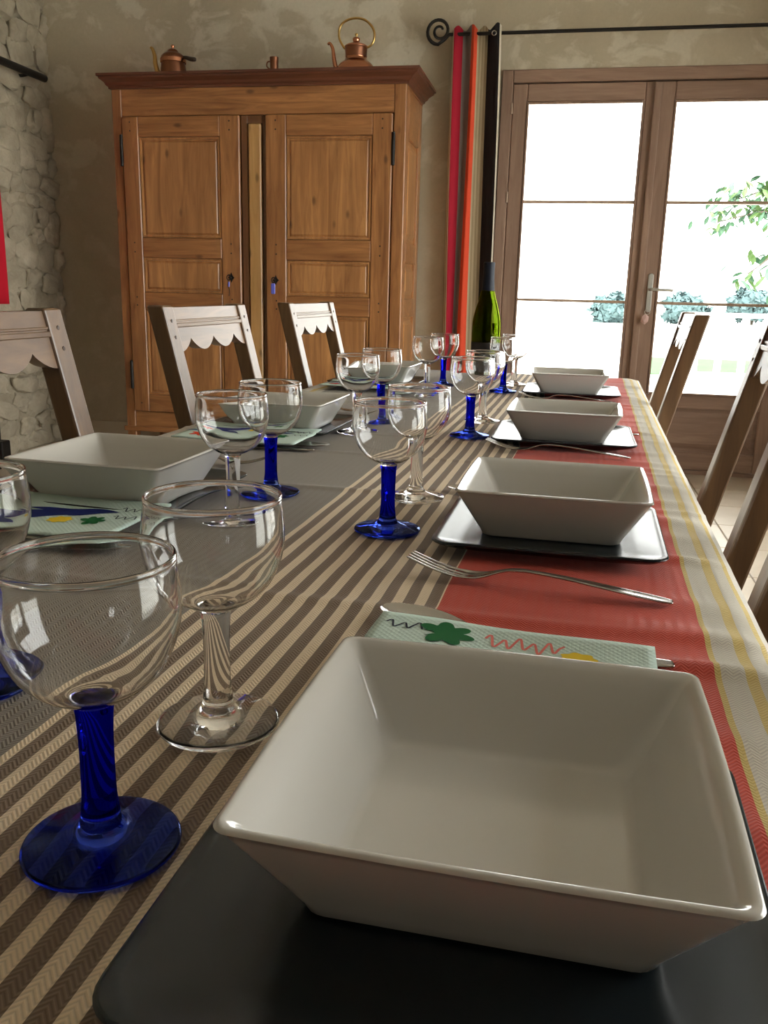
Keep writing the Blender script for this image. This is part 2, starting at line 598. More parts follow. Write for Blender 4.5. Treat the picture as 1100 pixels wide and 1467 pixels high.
floor = struct('floor', bx(SL - 0.4, SR + 0.4, SF - 0.4, DW + 0.45, -0.12, -0.006), M['grout'])
tb = bx(-0.198, 0.198, -0.198, 0.198, -0.0075, 0.0, bevel=0.003)
t0 = obj('tile', tb, M['tile'], floor)
first = True
for i in range(14):
    for j in range(16):
        x, y = SL + 0.2 + i * 0.4, DW - 0.2 - j * 0.4
        if x > SR + 0.1:
            continue
        o = t0 if first else t0.copy()
        if not first:
            COL.objects.link(o)
        first = False
        o.location = (x, y, random.uniform(-0.0006, 0.0))
struct('ceiling', bx(SL - 0.4, SR + 0.4, SF - 0.4, DW + 0.45, CH, CH + 0.15), M['ceiling'])
struct('wall_back', wall_hole('y', DW, DW + 0.42, SL - 0.4, SR + 0.4, CH, DOOR), M['plaster'])
struct('wall_right', wall_hole('x', SR, SR + 0.35, SF, DW, CH, WIN_R), M['plaster'])
struct('wall_front', wall_hole('y', SF - 0.35, SF, SL - 0.4, SR + 0.4, CH, WIN_F), M['plaster'])
wl = struct('wall_left', bx(SL - 0.4, SL, SF, DW, 0, CH), M['mortar'])


def stone_mesh(seed):
    r = random.Random(seed)
    bm = bmesh.new()
    bmesh.ops.create_icosphere(bm, subdivisions=3, radius=0.5)
    from mathutils import noise as mn
    off = Vector((seed * 7.3, seed * 3.1, 0))
    for v in bm.verts:
        n = v.co.normalized()
        # squared-off boulder, flattened face
        p = Vector((abs(n.x) ** 0.55 * math.copysign(1, n.x), abs(n.y) ** 0.55 * math.copysign(1, n.y), abs(n.z) ** 0.55 * math.copysign(1, n.z))) * 0.5
        k = 1 + 0.42 * mn.noise(n * 1.6 + off)
        v.co = Vector((p.x * (1 + 0.7 * mn.noise(n * 2.3 + off * 2)), p.y * k, p.z * k))
    return bm


stone_src = []
for sdx in range(7):
    o = obj('stone', stone_mesh(sdx), M['stone'], wl, smooth=True)
    stone_src.append([o, False])
z = 0.02
rs = random.Random(3)
while z < CH - 0.05:
    hgt = rs.uniform(0.08, 0.15)
    y = 3.2 + rs.uniform(-0.25, 0.25)
    while y < DW - 0.04:
        wd = rs.uniform(0.12, 0.30)
        wd = min(wd, DW - y + 0.02)
        s = rs.choice(stone_src)
        if s[1]:
            o = s[0].copy()
            COL.objects.link(o)
        else:
            o = s[0]
            s[1] = True
        o.location = (SL - 0.012 + rs.uniform(-0.012, 0.010), y + wd / 2 + rs.uniform(-0.02, 0.02), z + hgt / 2 + rs.uniform(-0.035, 0.035))
        o.scale = (rs.uniform(0.05, 0.10), wd * rs.uniform(0.85, 1.15), hgt * rs.uniform(0.85, 1.35))
        o.rotation_euler = (rs.uniform(-0.4, 0.4), 0, rs.uniform(-0.14, 0.14))
        y += wd
    z += hgt
struct('baseboard_back', bx(SL + 0.02, DOOR[0] - 0.01, DW - 0.012, DW, 0, 0.125, bevel=0.003), M['tile'])

# french door: frame, two leaves with panes, bars, panels
door = thing('door_1', 'brown wooden french double door with glazed leaves onto the bright terrace', 'door', (0, DW, 0))
del door['category']
door['kind'] = 'structure'
d0, d1, dz0, dz1 = DOOR
y0, y1 = -0.012, 0.075
obj('frame_side', bx(d0, d0 + 0.062, y0, y1, 0, dz1, bevel=0.004), M['doorwood_z'], door)
obj('frame_side', bx(d1 - 0.062, d1, y0, y1, 0, dz1, bevel=0.004), M['doorwood_z'], door)
obj('frame_head', bx(d0 + 0.062, d1 - 0.062, y0, y1, dz1 - 0.065, dz1, bevel=0.004), M['doorwood_x'], door)
obj('frame_rebate', bx(d0 + 0.03, d1 - 0.03, 0.064, 0.09, 2.12, dz1 - 0.01), M['doorwood_x'], door)
for xa in (d0 + 0.03, d1 - 0.10):
    obj('frame_rebate', bx(xa, xa + 0.07, 0.064, 0.09, 0.02, 2.12), M['doorwood_z'], door)
obj('threshold', bx(d0 + 0.062, d1 - 0.062, y0 + 0.02, 0.2, -0.004, 0.02, bevel=0.003), M['doorwood_x'], door)
GT, GB, GM = 2.055, 0.464, (1.529, 0.982)


def leaf(x0, x1, glass0, glass1):
    root = bpy.data.objects.new('leaf', None)
    COL.objects.link(root)
    root.parent = door
    ya, yb = 0.004, 0.062
    obj('stile', bx(x0, glass0, ya, yb, 0.022, 2.15, bevel=0.005), M['doorwood_z'], root)
    obj('stile', bx(glass1, x1, ya, yb, 0.022, 2.15, bevel=0.005), M['doorwood_z'], root)
    obj('top_rail', bx(glass0, glass1, ya, yb, GT, 2.15, bevel=0.005), M['doorwood_x'], root)
    obj('lock_rail', bx(glass0, glass1, ya, yb, 0.385, GB, bevel=0.005), M['doorwood_x'], root)
    obj('bottom_rail', bx(glass0, glass1, ya, yb, 0.022, 0.13, bevel=0.005), M['doorwood_x'], root)
    bm = bmesh.new()
    loft(bm, [[Vector(p) for p in ((x_a, yy, z_a), (x_b, yy, z_a), (x_b, yy, z_b), (x_a, yy, z_b))] for x_a, x_b, z_a, z_b, yy in (
        (glass0, glass1, 0.13, 0.385, 0.045), (glass0, glass1, 0.13, 0.385, 0.026), (glass0 + 0.02, glass1 - 0.02, 0.15, 0.365, 0.026),
        (glass0 + 0.05, glass1 - 0.05, 0.18, 0.335, 0.014))])
    bmesh.ops.recalc_face_normals(bm, faces=bm.faces[:])
    obj('panel', bm, M['doorwood_x'], root)
    zs = [GT, GM[0], GM[1], GB]
    for a, b in zip(zs, zs[1:]):
        obj('pane', bx(glass0 - 0.004, glass1 + 0.004, 0.03, 0.036, b, a), M['pane'], root)
    for zz in GM:
        obj('glazing_bar', bx(glass0, glass1, 0.012, 0.05, zz - 0.008, zz + 0.008, bevel=0.003), M['bar'], root)
    bm = bmesh.new()      # glazing bead round the glass
    for a in (glass0, glass1 - 0.012):
        box(bm, a, a + 0.012, -0.001, 0.02, GB, GT, bevel=0.003)
    for a in (GB, GT - 0.012):
        box(bm, glass0 + 0.012, glass1 - 0.012, -0.001, 0.02, a, a + 0.012, bevel=0.003)
    b = obj('glazing_bead', bm, M['doorwood_z'], root)
    b['kind'] = 'stuff'
    return root


lf1 = leaf(-0.376, 0.408, -0.295, 0.342)
lf2 = leaf(0.411, 1.216, 0.499, 1.135)
obj('cover_strip', bx(0.388, 0.426, -0.016, 0.006, 0.03, 2.145, bevel=0.006, seg=2), M['doorwood_z'], lf2)
for zz in (0.35, 1.55, 2.02):
    bm = bmesh.new()
    lathe(bm, [(0, -0.03), (0.006, -0.028), (0.006, 0.028), (0, 0.03)], 10, cx=-0.378, cy=-0.012, z0=zz)
    obj('hinge', bm, M['bar'], lf1, smooth=True, angle=40)
hp = obj('handle_plate', loft(bmesh.new(), [[Vector((p.x, yy, p.y)) + Vector((0.462, 0, 1.037)) for p in rring(0.0145 - o_, 0.108 - o_, 0.0143 - o_, 0, 6)] for yy, o_ in ((0.004, 0), (-0.004, 0), (-0.006, 0.003))]), M['brushed'], lf2)
for f in hp.data.polygons:
    f.use_smooth = False
bm = bmesh.new()
tube(bm, catmull([(0.462, 0.0, 1.056), (0.462, -0.03, 1.056), (0.464, -0.052, 1.056), (0.48, -0.058, 1.056), (0.53, -0.058, 1.055), (0.583, -0.052, 1.053)], 4), 0.0085, 10)
obj('door_handle', bm, M['brushed'], lf2, smooth=True, angle=50)
# key and its fob hang in the lock
kf = thing('key_ring', 'key in the french door lock with a pinkish faceted crystal fob', 'key', (0.456, DW - 0.005, 0.945))
obj('key', tube(bmesh.new(), [(0, 0, 0), (0, -0.035, 0)], 0.006, 8), M['brushed'], kf)
obj('ring', tube(bmesh.new(), [(0.014 * math.sin(2 * PI * i / 16), -0.034, -0.014 + 0.014 * math.cos(2 * PI * i / 16)) for i in range(17)], 0.0018, 6), M['brushed'], kf)
bm = bmesh.new()
bmesh.ops.create_icosphere(bm, subdivisions=1, radius=0.5)
for v in bm.verts:
    v.co = Vector((v.co.x * 0.05 - 0.010, v.co.y * 0.026 - 0.034, v.co.z * 0.062 - 0.054))
obj('fob', bm, M['crystal'], kf)


def plain_window(name, axis, c, u0, u1, z0, z1, n=3):
    r = bpy.data.objects.new(name, None)
    COL.objects.link(r)
    r['kind'] = 'structure'
    r['label'] = 'tall glazed window of the same room beyond the frame'
    f = (lambda a, b, p, q, s, t: bx(p, q, a, b, s, t, bevel=0.004)) if axis == 'x' else (lambda a, b, p, q, s, t: bx(a, b, p, q, s, t, bevel=0.004))
    for a, b, s, t in ((u0, u0 + 0.07, z0, z1), (u1 - 0.07, u1, z0, z1), (u0 + 0.07, u1 - 0.07, z0, z0 + 0.07), (u0 + 0.07, u1 - 0.07, z1 - 0.07, z1)):
        obj('frame', f(a, b, c, c + 0.06, s, t), M['doorwood_z'], r)
    for k in range(1, n):
        u = u0 + (u1 - u0) * k / n
        obj('bar', f(u - 0.03, u + 0.03, c, c + 0.06, z0 + 0.07, z1 - 0.07), M['doorwood_z'], r)
    obj('pane', f(u0 + 0.06, u1 - 0.06, c + 0.03, c + 0.036, z0 + 0.06, z1 - 0.06), M['pane'], r)
    return r


plain_window('window_1', 'x', SR + 0.14, *WIN_R, n=2)
plain_window('window_2', 'y', SF - 0.2, *WIN_F, n=2)

# ------------------------------------------------------------------ armoire
AX0, AX1, AY0, AY1 = -2.536, -0.883, 4.82, 5.335
ACX = (AX0 + AX1) / 2
arm = thing('armoire', 'tall honey-coloured pine armoire with two panelled doors against the plaster wall', 'wardrobe', (ACX, AY0, 0))


def A(x):
    return x - ACX


yy0, yy1 = 0.0, AY1 - AY0


def rail_box(x0, x1, z0, z1, ya=0.0, yb=0.03, bev=0.003):
    return bx(A(x0), A(x1), ya, yb, z0, z1, bevel=bev)


obj('corner_post', rail_box(AX0, -2.478, 0.0, 2.056, 0, 0.06, 0.005), M['armoire_z'], arm)
obj('corner_post', rail_box(-0.948, AX1, 0.0, 2.056, 0, 0.06, 0.005), M['armoire_z'], arm)
obj('frieze', rail_box(-2.478, -0.948, 1.912, 2.056, 0.002, 0.035), M['armoire_x'], arm)
obj('bottom_rail', rail_box(-2.478, -0.948, 0.165, 0.282, 0.002, 0.035), M['armoire_x'], arm)
obj('plinth_moulding', bx(A(AX0) - 0.012, A(AX1) + 0.012, -0.014, 0.0, 0.163, 0.193, bevel=0.006, seg=2), M['armoire_x'], arm)
obj('top_panel', bx(A(AX0), A(AX1), 0.035, yy1, 2.04, 2.056), M['armoire_x'], arm)
obj('back_panel', bx(A(AX0) + 0.06, A(AX1) - 0.06, yy1 - 0.02, yy1, 0.16, 2.04), M['armoire_z'], arm)
obj('floor_panel', bx(A(AX0) + 0.03, A(AX1) - 0.03, 0.035, yy1 - 0.02, 0.19, 0.21), M['armoire_x'], arm)
# centre post, with its narrow recessed panel
obj('centre_post', rail_box(-1.790, -1.752, 0.285, 1.910, 0.008, 0.03), M['armoire_gap_shade'], arm)
obj('centre_post', rail_box(-1.668, -1.648, 0.285, 1.910, 0.008, 0.03), M['armoire_gap_shade'], arm)
obj('centre_panel', rail_box(-1.746, -1.674, 0.285, 1.868, -0.004, 0.03, 0.006), M['armoire_pale_highlit'], arm)
obj('centre_cap', rail_box(-1.752, -1.668, 1.868, 1.910, 0.008, 0.03), M['armoire_gap_shade'], arm)


def raised_panel(x0, x1, z0, z1, y, flip=None):
    bm = bmesh.new()
    spec = ((0, 0, y + 0.02), (0, 0, y + 0.010), (0.005, 0.005, y + 0.010), (0.006, 0.006, y - 0.004), (0.015, 0.015, y - 0.004), (0.017, 0.017, y + 0.006), (0.022, 0.022, y + 0.006), (0.03, 0.03, y - 0.001))
    loft(bm, [[Vector((A(x0) + a, yv, z0 + b)), Vector((A(x1) - a, yv, z0 + b)), Vector((A(x1) - a, yv, z1 - b)), Vector((A(x0) + a, yv, z1 - b))] if True else None for a, b, yv in spec])
    bmesh.ops.recalc_face_normals(bm, faces=bm.faces[:])
    return bm


def armoire_door(x0, x1, px0, px1, keyx, keyz, hinge_x, name='door'):
    z0, z1 = 0.285, 1.908
    root = bpy.data.objects.new(name, None)
    COL.objects.link(root)
    root.parent = arm
    ya, yb = -0.014, 0.010
    zz = [z0, 0.385, 0.870, 0.973, 1.164, 1.273, 1.803, z1]
    obj('stile', rail_box(x0, px0, z0, z1, ya, yb, 0.004), M['armoire_z'], root)
    obj('stile', rail_box(px1, x1, z0, z1, ya, yb, 0.004), M['armoire_z'], root)
    for a, b in ((0, 1), (2, 3), (4, 5), (6, 7)):
        obj('rail', rail_box(px0, px1, zz[a], zz[b], ya + 0.0005, yb, 0.004), M['armoire_x'], root)
    for a, b in ((1, 2), (3, 4), (5, 6)):
        obj('panel', raised_panel(px0 - 0.002, px1 + 0.002, zz[a] - 0.002, zz[b] + 0.002, -0.004), M['armoire_panel'], root)
    for hz in (1.735, 0.5):
        bm = bmesh.new()
        lathe(bm, [(0, -0.085), (0.009, -0.08), (0.010, 0.0), (0.009, 0.08), (0, 0.085)], 10, cx=A(hinge_x), cy=-0.012, z0=hz)
        obj('hinge', bm, M['iron'], root, smooth=True, angle=40)
    # escutcheon
    bm = bmesh.new()
    out = []
    for i in range(16):
        t = 2 * PI * i / 16
        r = 0.022 if i % 4 == 0 else (0.012 if i % 2 == 0 else 0.014)
        out.append((A(keyx) + r * 0.85 * math.cos(t), keyz + r * 1.25 * math.sin(t)))
    prism(bm, out, ya - 0.003, ya + 0.001)
    obj('escutcheon', bm, M['iron'], root)
    # pegs through the joints
    bm = bmesh.new()
    for px in (x0 + (px0 - x0) * 0.5, px1 + (x1 - px1) * 0.5):
        for pz in (0.335, 0.90, 0.945, 1.195, 1.245, 1.835, 1.88):
            lathe(bm, [(0.005, 0), (0.004, 0.001), (0, 0.0012)], 6, z0=0)
            for v in bm.verts[-13:]:
                v.co = Vector((A(px) + v.co.x, ya - 0.0005 - v.co.z, pz + v.co.y))
    pg = obj('peg', bm, M['darkwood'], root)
    pg['kind'] = 'stuff'
    return root


da = armoire_door(-2.474, -1.793, -2.380, -1.905, -1.850, 1.064, -2.482)
db = armoire_door(-1.645, -0.952, -1.530, -1.056, -1.590, 1.056, -0.944)


def armoire_key(x, z, lab, tagged):
    k = thing('wardrobe_key', lab, 'key', (x, AY0 - 0.024, z))
    obj('shaft', tube(bmesh.new(), [(0, 0.006, 0), (0, -0.03, 0)], 0.0035, 8), M['iron'], k)
    obj('bow', tube(bmesh.new(), [(0.011 * math.sin(2 * PI * i / 14), -0.034, 0.014 * math.cos(2 * PI * i / 14)) for i in range(15)], 0.003, 6), M['iron'], k)
    if tagged:
        obj('tag', bx(-0.013, 0.011, -0.040, -0.034, -0.075, -0.018, bevel=0.003), M['violet_tag'], k)
    else:
        obj('cord', tube(bmesh.new(), catmull([(0, -0.035, -0.013), (-0.004, -0.036, -0.04), (0.003, -0.034, -0.07), (0, -0.034, -0.10)], 4), 0.0026, 6), M['darkwood'], k)
        obj('tag', bx(-0.005, 0.006, -0.038, -0.033, -0.05, -0.022, bevel=0.002), M['violet_tag'], k)
    return k


armoire_key(-1.850, 1.064, 'dark key with thin hanging cord in the left armoire door', False)
armoire_key(-1.590, 1.056, 'key with a violet plastic tag in the right armoire door', True)


# side walls of the armoire, frame and panel
def side(xo, sgn):
    """xo: outer face; sgn +1 right side, -1 left side"""
    root = bpy.data.objects.new('side_wall', None)
    COL.objects.link(root)
    root.parent = arm
    xa, xb = (xo - 0.028, xo - 0.001) if sgn > 0 else (xo + 0.001, xo + 0.028)
    obj('stile', bx(A(xa), A(xb), 0.06, 0.10, 0.12, 2.04, bevel=0.004), M['armoire_z'], root)
    obj('stile', bx(A(xa), A(xb), yy1 - 0.09, yy1, 0.0, 2.04, bevel=0.004), M['armoire_z'], root)
    rails = ((0.16, 0.30), (0.87, 0.973), (1.164, 1.273), (1.80, 2.04))
    for a, b in rails:
        obj('rail', bx(A(xa), A(xb), 0.10, yy1 - 0.09, a, b, bevel=0.004), M['armoire_x'], root)
    for (a, b) in ((0.30, 0.87), (0.973, 1.164), (1.273, 1.80)):
        bm = bmesh.new()
        xf = A(xo) - sgn * 0.016
        loft(bm, [[Vector((xf + sgn * dx, 0.10 + o, a + o)), Vector((xf + sgn * dx, yy1 - 0.09 - o, a + o)), Vector((xf + sgn * dx, yy1 - 0.09 - o, b - o)), Vector((xf + sgn * dx, 0.10 + o, b - o))]
                  for dx, o in ((-0.01, 0), (0, 0), (0.001, 0.02), (0.012, 0.045))])
        bmesh.ops.recalc_face_normals(bm, faces=bm.faces[:])
        obj('panel', bm, M['armoire_panel'], root)


side(AX1, 1)
side(AX0, -1)
# cornice swept round front and sides with mitred corners
prof = [(0.0, 2.048), (0.012, 2.050), (0.014, 2.060), (0.026, 2.066), (0.034, 2.078), (0.050, 2.088), (0.062, 2.094), (0.064, 2.102), (0.075, 2.104), (0.075, 2.117), (0.0, 2.117)]
bm = bmesh.new()
cols = []
for o_, zc in prof:
    l = 0.62 * o_
    cols.append([bm.verts.new(p) for p in ((A(AX0) - l, yy1, zc), (A(AX0) - l, -o_, zc), (A(AX1) + o_, -o_, zc), (A(AX1) + o_, yy1, zc))])
n = len(cols)
for i in range(n):
    a, b = cols[i], cols[(i + 1) % n]
    for k in range(3):
        bm.faces.new((a[k], a[k + 1], b[k + 1], b[k]))
bm.faces.new([c[0] for c in cols])
bm.faces.new([c[3] for c in reversed(cols)])
bmesh.ops.recalc_face_normals(bm, faces=bm.faces[:])
obj('cornice', bm, M['cornice'], arm)
obj('cornice_top', bx(A(AX0) - 0.02, A(AX1) + 0.05, -0.05, yy1 - 0.002, 2.108, 2.116), M['cornice'], arm)
TOPZ = 2.117

# copper ware on the armoire
kt = thing('copper_kettle', 'shiny copper kettle with tall loop handle on right end of armoire top', 'kettle', (-1.197, 5.0, TOPZ))
obj('body', lathe(bmesh.new(), catmull([(0.0, 0.0), (0.085, 0.0), (0.102, 0.018), (0.104, 0.04), (0.088, 0.068), (0.062, 0.088), (0.056, 0.10), (0.058, 0.108)], 4), 36), M['copper'], kt, smooth=True, angle=50)
obj('neck', lathe(bmesh.new(), catmull([(0.058, 0.104), (0.059, 0.13), (0.060, 0.150), (0.057, 0.154)], 3), 36), M['copper_dull'], kt, smooth=True, angle=50)
ld = obj('lid', lathe(bmesh.new(), catmull([(0.062, 0.152), (0.061, 0.158), (0.048, 0.166), (0.026, 0.174), (0.018, 0.180), (0.02, 0.19), (0.017, 0.199), (0.0, 0.203)], 4), 32), M['copper'], kt, smooth=True, angle=60)
obj('knob', lathe(bmesh.new(), [(0.004, 0.20), (0.004, 0.207), (0.009, 0.212), (0.008, 0.219), (0.0, 0.223)], 14), M['brass'], ld, smooth=True)
obj('spout', tube(bmesh.new(), catmull([(-0.085, 0, 0.03), (-0.11, 0, 0.055), (-0.122, 0, 0.10), (-0.130, 0, 0.15), (-0.146, 0, 0.176), (-0.158, 0, 0.170)], 5), [0.015 - 0.0095 * i / 25 for i in range(26)], 12), M['copper'], kt, smooth=True, angle=50)
obj('handle', tube(bmesh.new(), catmull([(-0.06, 0, 0.148), (-0.072, 0, 0.16), (-0.095, 0, 0.205), (-0.086, 0, 0.262), (-0.03, 0, 0.292), (0.04, 0, 0.286), (0.088, 0, 0.245), (0.098, 0, 0.20), (0.085, 0, 0.165), (0.06, 0, 0.150)], 5), 0.0062, 10), M['brass'], kt, smooth=True)

pt = thing('copper_coffee_pot', 'small dark copper pot with lid and side handle on left end of armoire top', 'pot', (-2.245, 5.0, TOPZ))
obj('body', lathe(bmesh.new(), catmull([(0.0, 0.0), (0.066, 0.0), (0.072, 0.012), (0.070, 0.06), (0.064, 0.105), (0.066, 0.112)], 4), 36), M['copper_dull'], pt, smooth=True, angle=50)
obj('band', lathe(bmesh.new(), [(0.068, 0.098), (0.0715, 0.10), (0.0715, 0.118), (0.068, 0.121)], 36), M['copper'], pt, smooth=True, angle=40)
ld = obj('lid', lathe(bmesh.new(), catmull([(0.068, 0.119), (0.066, 0.13), (0.05, 0.145), (0.034, 0.152), (0.026, 0.164), (0.012, 0.172), (0.0, 0.174)], 4), 32), M['copper_dull'], pt, smooth=True, angle=60)
obj('knob', lathe(bmesh.new(), [(0.006, 0.172), (0.006, 0.178), (0.011, 0.184), (0.008, 0.191), (0.0, 0.193)], 14), M['copper'], ld, smooth=True)
obj('handle', tube(bmesh.new(), catmull([(0.062, -0.01, 0.125), (0.085, -0.014, 0.122), (0.115, -0.018, 0.113), (0.142, -0.02, 0.110)], 4), [0.007, 0.008, 0.009, 0.0095, 0.01, 0.0105, 0.011, 0.0115, 0.012, 0.012, 0.012, 0.011, 0.009], 10), M['darkwood'], pt, smooth=True)
obj('spout', tube(bmesh.new(), catmull([(-0.06, 0, 0.03), (-0.09, 0, 0.05), (-0.106, 0, 0.095), (-0.110, 0, 0.14), (-0.122, 0, 0.176), (-0.134, 0, 0.180)], 5), [0.018 - 0.012 * i / 25 for i in range(26)], 12), M['brass'], pt, smooth=True, angle=50)

cu = thing('copper_cup', 'tiny copper cup standing mid-way along the armoire top', 'cup', (-1.656, 5.0, TOPZ))
obj('body', lathe(bmesh.new(), [(0.0, 0.0), (0.022, 0.0), (0.0235, 0.005), (0.0225, 0.06), (0.024, 0.115), (0.021, 0.116), (0.019, 0.06), (0.0, 0.012)], 24), M['copper_dull'], cu, smooth=True, angle=50)
obj('handle', tube(bmesh.new(), catmull([(-0.02, 0, 0.095), (-0.038, 0, 0.092), (-0.042, 0, 0.07), (-0.022, 0, 0.055)], 4), 0.004, 8), M['copper_dull'], cu, smooth=True)

# ------------------------------------------------------------------ curtain rods and curtains
rod = thing('curtain_rod', 'black wrought iron curtain rod with a scroll end above the french door', 'curtain rod', (0, DW - 0.10, 2.384))
obj('bar', tube(bmesh.new(), [(-0.74, 0, 0), (0.2, 0, 0), (1.7, 0, 0)], 0.0095, 12), M['iron'], rod, smooth=True, angle=50)
pts = []
for i in range(36):
    t = i / 35
    a = -PI / 2 - t * 3.35 * PI
    r = 0.056 * (1 - t) ** 0.8 + 0.012
    cx_, cz_ = -0.795 + 0.012 * t, 0.012 + 0.0 * t
    pts.append((cx_ + r * math.cos(a), 0, cz_ + r * math.sin(a) + 0.008))
pts = [(-0.735, 0, 0.0), (-0.765, 0, -0.028)] + pts
obj('scroll', tube(bmesh.new(), pts, [0.0095] * 6 + [0.0095 - 0.003 * i / 32 for i in range(len(pts) - 6)], 10), M['iron'], rod, smooth=True, angle=60)
for sx in (-0.62, 1.5):
    obj('bracket', tube(bmesh.new(), [(sx, 0.0, -0.004), (sx, 0.05, -0.012), (sx, 0.10, -0.012)], 0.008, 8), M['iron'], rod)


def curtain(name, spec, mats, z0, z1, loc, lean=0.0):
    """spec: list of (s_top, s_bottom, depth, material index of the strip that follows)"""
    bm = bmesh.new()
    rows = 14
    cols = []
    fine = []
    for (a, b) in zip(spec, spec[1:]):
        for k in range(4):
            t = k / 4
            fine.append((a[0] + (b[0] - a[0]) * t, a[1] + (b[1] - a[1]) * t, a[2] + (b[2] - a[2]) * (0.5 - 0.5 * math.cos(PI * t)), a[3]))
    fine.append(spec[-1])
    for st, sb, dp, mi in fine:
        col = []
        for r in range(rows + 1):
            t = r / rows
            tt = t ** 0.9
            col.append(bm.verts.new((st + (sb - st) * tt + 0.004 * math.sin(t * 5 + st * 40), dp * (0.75 + 0.25 * t), z1 + (z0 - z1) * t + (0.012 * math.sin(st * 90) if r == 0 else 0))))
        cols.append((col, mi))
    for (c0, mi), (c1, _) in zip(cols, cols[1:]):
        for r in range(rows):
            f = bm.faces.new((c0[r], c0[r + 1], c1[r + 1], c1[r]))
            f.material_index = mi
            f.smooth = True
    o = obj(name, bm, mats)
    o.location = loc
    md = o.modifiers.new('thickness', 'SOLIDIFY')
    md.thickness = 0.002
    return o


mats = [M['cur_beige'], M['cur_crimson'], M['cur_grey'], M['cur_orange'], M['cur_charcoal'], M['cur_cream'], M['cur_tan']]
spec = [(-0.724, -0.704, 0.03, 6), (-0.719, -0.698, 0.015, 5), (-0.715, -0.693, 0.0, 6), (-0.711, -0.686, -0.01, 5), (-0.706, -0.678, -0.02, 1),
        (-0.656, -0.654, 0.02, 2), (-0.640, -0.640, 0.028, 2), (-0.612, -0.618, -0.012, 3), (-0.598, -0.590, -0.03, 3), (-0.583, -0.556, 0.0, 0),
        (-0.573, -0.548, 0.008, 6), (-0.563, -0.540, 0.014, 0), (-0.553, -0.532, 0.02, 6), (-0.544, -0.525, 0.026, 0), (-0.535, -0.518, 0.03, 6), (-0.526, -0.511, 0.034, 0), (-0.520, -0.505, 0.036, 4),
        (-0.490, -0.465, -0.015, 4), (-0.466, -0.428, -0.045, 4), (-0.459, -0.420, -0.05, 5), (-0.450, -0.410, -0.045, 4), (-0.455, -0.415, 0.0, 4)]
cu1 = curtain('striped_curtain', spec, mats, 0.03, 2.415, (0, DW - 0.105, 0))
tag(cu1, 'striped red, orange, beige and charcoal curtain gathered beside the french door', 'curtain')
cr = thing('curtain_eyelet', 'small bright metal eyelet in the dark fold of the striped curtain', 'eyelet', (-0.487, DW - 0.150, 2.368), 0.2)
del cr['category']
bpy.data.objects.remove(cr)
bm = bmesh.new()
lathe(bm, [(0.009, 0), (0.012, 0.002), (0.015, 0.0), (0.009, 0)], 16)
for v in bm.verts:
    v.co = Vector((-0.483 + v.co.x, -0.058 - v.co.z, 2.368 + v.co.y))
obj('eyelet', bm, M['steel'], cu1, smooth=True)

rod2 = thing('curtain_rod', 'black iron rod fixed along the rough stone wall near the corner', 'curtain rod', (SL + 0.12, 0, 2.182))
obj('bar', tube(bmesh.new(), [(0, 2.6, 0), (0, 4.0, 0), (0, 5.13, 0)], 0.021, 12), M['iron'], rod2, smooth=True, angle=50)
for yb in (5.0, 2.9):
    obj('bracket', tube(bmesh.new(), [(0, yb, 0), (-0.06, yb, -0.01), (-0.13, yb, -0.01)], 0.009, 8), M['iron'], rod2)
spec2 = []
for k in range(13):
    spec2.append((-0.0 - 0.07 * k, -0.0 - 0.07 * k, 0.03 * (-1) ** k, 0))
cu2 = curtain('red_curtain', spec2, [M['cur_red']], 0.89, 2.145, (SL + 0.12, 4.63, 0))
cu2.rotation_euler = (0, 0, PI / 2)
tag(cu2, 'plain red curtain hanging on the stone wall at the left frame edge', 'curtain')
stv = thing('wall_heater', 'slim black metal heater against the stone wall, cut by the left frame edge', 'heater', (SL + 0.04, 4.1, 0))
obj('body', bx(0.0, 0.085, -0.33, 0.33, 0.13, 0.66, bevel=0.012, seg=2), M['iron'], stv)
obj('foot', bx(0.0, 0.12, -0.34, -0.28, 0.0, 0.13, bevel=0.006), M['iron'], stv)
obj('foot', bx(0.0, 0.12, 0.28, 0.36, 0.0, 0.13, bevel=0.006), M['iron'], stv)

# ------------------------------------------------------------------ table and cloth
TX0, TX1, TY0, TY1, TZ = -0.772, 0.152, -0.55, 3.06, 0.75
tcx, tcy = (TX0 + TX1) / 2, (TY0 + TY1) / 2
TROT = 0.010                       # the cloth drifts a little to the left along its length


def on_cloth(x, y):
    c_, s_ = math.cos(TROT), math.sin(TROT)
    return x * c_ - (y - 0.6) * s_, 0.6 + x * s_ + (y - 0.6) * c_


tbl = thing('dining_table', 'long oak dining table standing under the striped tablecloth', 'table', tp(*on_cloth(tcx, tcy)), -WY + TROT)
hw, hl = (TX1 - TX0) / 2 - 0.006, (TY1 - TY0) / 2 - 0.006
obj('tabletop', loft(bmesh.new(), [rring(hw, hl, 0.05, zz, 6) for zz in (0.708, 0.744)]), M['table_wood'], tbl)
for sx in (-1, 1):
    obj('apron', bx(sx * (hw - 0.12) - 0.012, sx * (hw - 0.12) + 0.012, -hl + 0.2, hl - 0.2, 0.62, 0.708), M['table_wood'], tbl)
    for sy in (-1, 1):
        bm = bmesh.new()
        loft(bm, [[Vector((sx * (hw - 0.12), sy * (hl - 0.16), 0)) + p for p in rring(a, a, 0.008, zz, 2)] for a, zz in ((0.03, 0), (0.036, 0.3), (0.04, 0.62), (0.04, 0.708))])
        obj('leg', bm, M['table_wood'], tbl)

